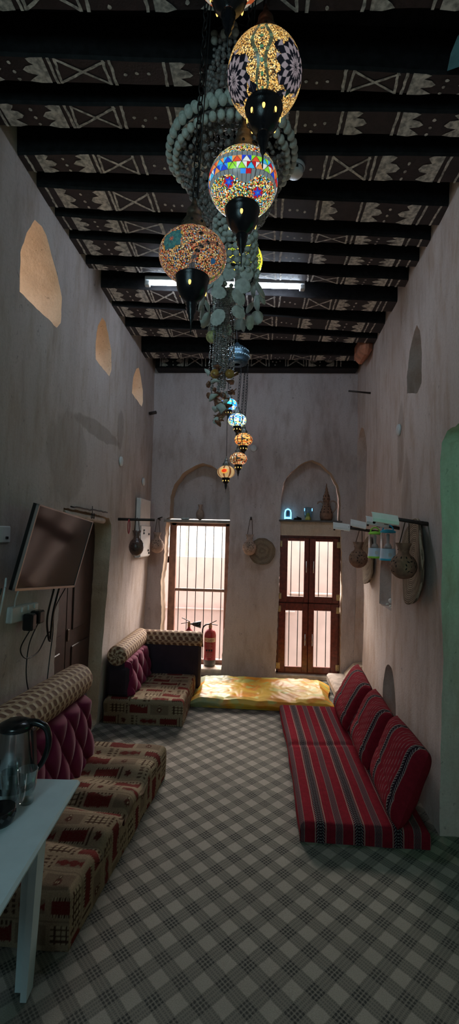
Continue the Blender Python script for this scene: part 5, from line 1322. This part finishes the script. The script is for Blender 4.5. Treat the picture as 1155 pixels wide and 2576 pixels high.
mb = MB(); mb.tube(curve_pts([(bx - .01, by, bz + .49), (bx - .05, by - .01, bz + .485), (bx - .085, by - .02, bz + .45), (bx - .092, by - .02, bz + .36), (bx - .085, by - .02, bz + .22)]), .009, 8); mb.build('hose', BLACKPL, ex)
ex2 = thing('fire_extinguisher', (-0.80, 5.56, 0.07), 'fire extinguisher with black horn, mostly hidden behind the corner sofa', 'fire extinguisher')
b2 = (-0.80, 5.56, 0.07)
mb = MB(); mb.lathe([(0, 0), (.055, 0), (.058, .02), (.058, .36), (.05, .40), (.02, .43), (.016, .45)], b2, 28); mb.build('cylinder', REDP, ex2)
mb = MB(); mb.lathe([(.016, .45), (.018, .46), (.018, .50), (.012, .51)], b2, 14); mb.build('valve', simple('brass_valve_aged', (0.35, 0.2, 0.1), 0.35, 0.7), ex2)
mb = MB(); mb.box((b2[0] - .04, b2[1], b2[2] + .535), (.11, .016, .007), ry(.4), bev=.002); mb.box((b2[0] - .05, b2[1], b2[2] + .495), (.10, .016, .007), ry(-.2), bev=.002); mb.build('squeeze_lever', BLACKPL, ex2)
mb = MB(); mb.lathe([(.006, 0), (.012, .03), (.022, .04), (.046, .13), (.044, .132), (0, .12)], (b2[0] + .015, b2[1] - .02, b2[2] + .49), 20, ry(PI / 2 + .03)); mb.build('discharge_horn', BLACKPL, ex2)

# ------------------------------------------------------------------ plastic table and what stands on it
tb = thing('plastic_table', (-1.0, 1.4, 0), 'pale blue-white plastic table at the lower left edge of the photo', 'table')
TBM = simple('pale_table_plastic', (0.56, 0.68, 0.72), 0.42, var=0.04, bump=0.08)
TZ = 0.70; yaw_ = 0.06
def tpt(a, b, z_): return (Vector((-0.655, 1.765, 0)) + rz(yaw_).to_3x3() @ Vector((a, b, 0))) + Vector((0, 0, z_))
mb = MB(); cen = tpt(-0.28, -0.45, TZ - .011); mb.box(cen, (0.56, 0.90, 0.022), rz(yaw_), bev=0.008)
mb.box(tpt(-.28, -.45, TZ - .045), (0.46, 0.80, 0.05), rz(yaw_)); mb.build('tabletop', TBM, tb)
def tleg(a, b):
    mb = MB(); top = tpt(a, b, TZ - .03); bot = tpt(a - (.05 if a > -.3 else -.05) * 0.4, b + (.02 if b > -.4 else -.02) * 0, 0.003)
    R1 = rz(yaw_).to_3x3()
    for (w0, w1, ox, oy) in (((.075, .030), (.055, .022), 0, .022), ((.030, .075), (.022, .055), .022, 0)):
        A = [mb.vert(top + R1 @ Vector((ox * 1 + sx * w0[0] / 2, oy + sy * w0[1] / 2, 0))) for sx, sy in ((-1, -1), (1, -1), (1, 1), (-1, 1))]
        B = [mb.vert(bot + R1 @ Vector((ox * .8 + sx * w1[0] / 2, oy * .8 + sy * w1[1] / 2, 0))) for sx, sy in ((-1, -1), (1, -1), (1, 1), (-1, 1))]
        for k in range(4): mb.face((A[k], A[(k + 1) % 4], B[(k + 1) % 4], B[k]))
        mb.face(A[::-1]); mb.face(B)
    return mb.build('leg', TBM, tb)
for q in ((-.13, -.10), (-.44, -.10), (-.13, -.80), (-.44, -.80)): tleg(*q)
ke = thing('electric_kettle', (-0.885, 1.70, TZ), 'steel electric kettle with black lid and handle on the plastic table', 'kettle')
kx, ky = -0.885, 1.70
mb = MB(); mb.lathe([(0, 0), (.078, 0), (.080, .02), (.078, .022)], (kx, ky, TZ), 36); mb.build('kettle_base', BLACKPL, ke)
mb = MB(); mb.lathe([(.077, .022), (.076, .06), (.068, .14), (.060, .205), (.058, .21)], (kx, ky, TZ), 40); mb.build('kettle_body', simple('polished_steel', (0.35, 0.36, 0.37), 0.18, 1.0, var=0.05, bump=0), ke)
mb = MB(); mb.lathe([(.060, .205), (.062, .212), (.058, .225), (.035, .236), (0, .238)], (kx, ky, TZ), 36)
mb.box((kx - .062, ky - .02, TZ + .215), (.035, .03, .02), bev=.006); mb.build('kettle_lid', BLACKPL, ke)
mb = MB(); mb.tube(curve_pts([(kx + .035, ky + .01, TZ + .222), (kx + .075, ky + .01, TZ + .225), (kx + .112, ky + .01, TZ + .205), (kx + .122, ky + .01, TZ + .15), (kx + .105, ky + .01, TZ + .09), (kx + .078, ky + .01, TZ + .05)]), lambda t: .015 - .006 * t, 10)
mb.box((kx + .064, ky + .008, TZ + .12), (.02, .034, .17), ry(-.08), bev=.006); mb.build('kettle_handle', BLACKPL, ke)
mb = MB(); mb.grid(lambda u_, v_: (kx + (.0785 - .02 * v_ * .8) * math.sin(-1.0 + .75 * u_), ky - (.0785 - .02 * v_ * .8) * math.cos(-1.0 + .75 * u_), TZ + .05 + .13 * v_), 12, 6); mb.build('water_window', BLACKPL, ke)
GL = glass('drinking_glass', (0.93, 0.97, 0.97), 0.22)
def tumbler(c, h, r0, r1, label, dreg=True):
    t = thing('drinking_glass', c, label, 'glass')
    mb = MB(); mb.lathe([(0, .002), (r0 * .9, .0), (r0, .006), (r1, h), (r1 - .0018, h), (r0 - .002, .010), (0, .010)], c, 32); mb.build('glass_wall', GL, t)
    if dreg: mb = MB(); mb.lathe([(0, .0105), (r0 * .7, .0105), (r0 * .72, .014), (0, .015)], c, 20); mb.build('tea_dregs', simple('brown_dregs', (0.16, 0.11, 0.05), 0.3), t)
tumbler((-0.782, 1.595, TZ), 0.115, 0.024, 0.034, 'taller drinking glass with brown dregs at the near side of the kettle')
tumbler((-0.845, 1.60, TZ), 0.10, 0.024, 0.033, 'drinking glass without dregs at the left edge in front of the kettle', False)
bw = thing('black_ashtray', (-0.80, 1.47, TZ), 'round black patterned bowl on the table at the left edge', 'bowl')
mb = MB(); mb.lathe([(0, 0), (.040, 0), (.046, .01), (.050, .045), (.046, .047), (.040, .015), (0, .012)], (-0.815, 1.48, TZ), 32)
for k in range(14):
    a = 2 * PI * k / 14
    mb.box((-0.815 + .0492 * math.cos(a), 1.48 + .0492 * math.sin(a), TZ + .030), (.004, .010, .012), rz(a) @ rx(.78), m=1)
mb.build('bowl_body', [BLACKPL, simple('dark_grey_print', (0.05, 0.055, 0.06), 0.5)], bw)
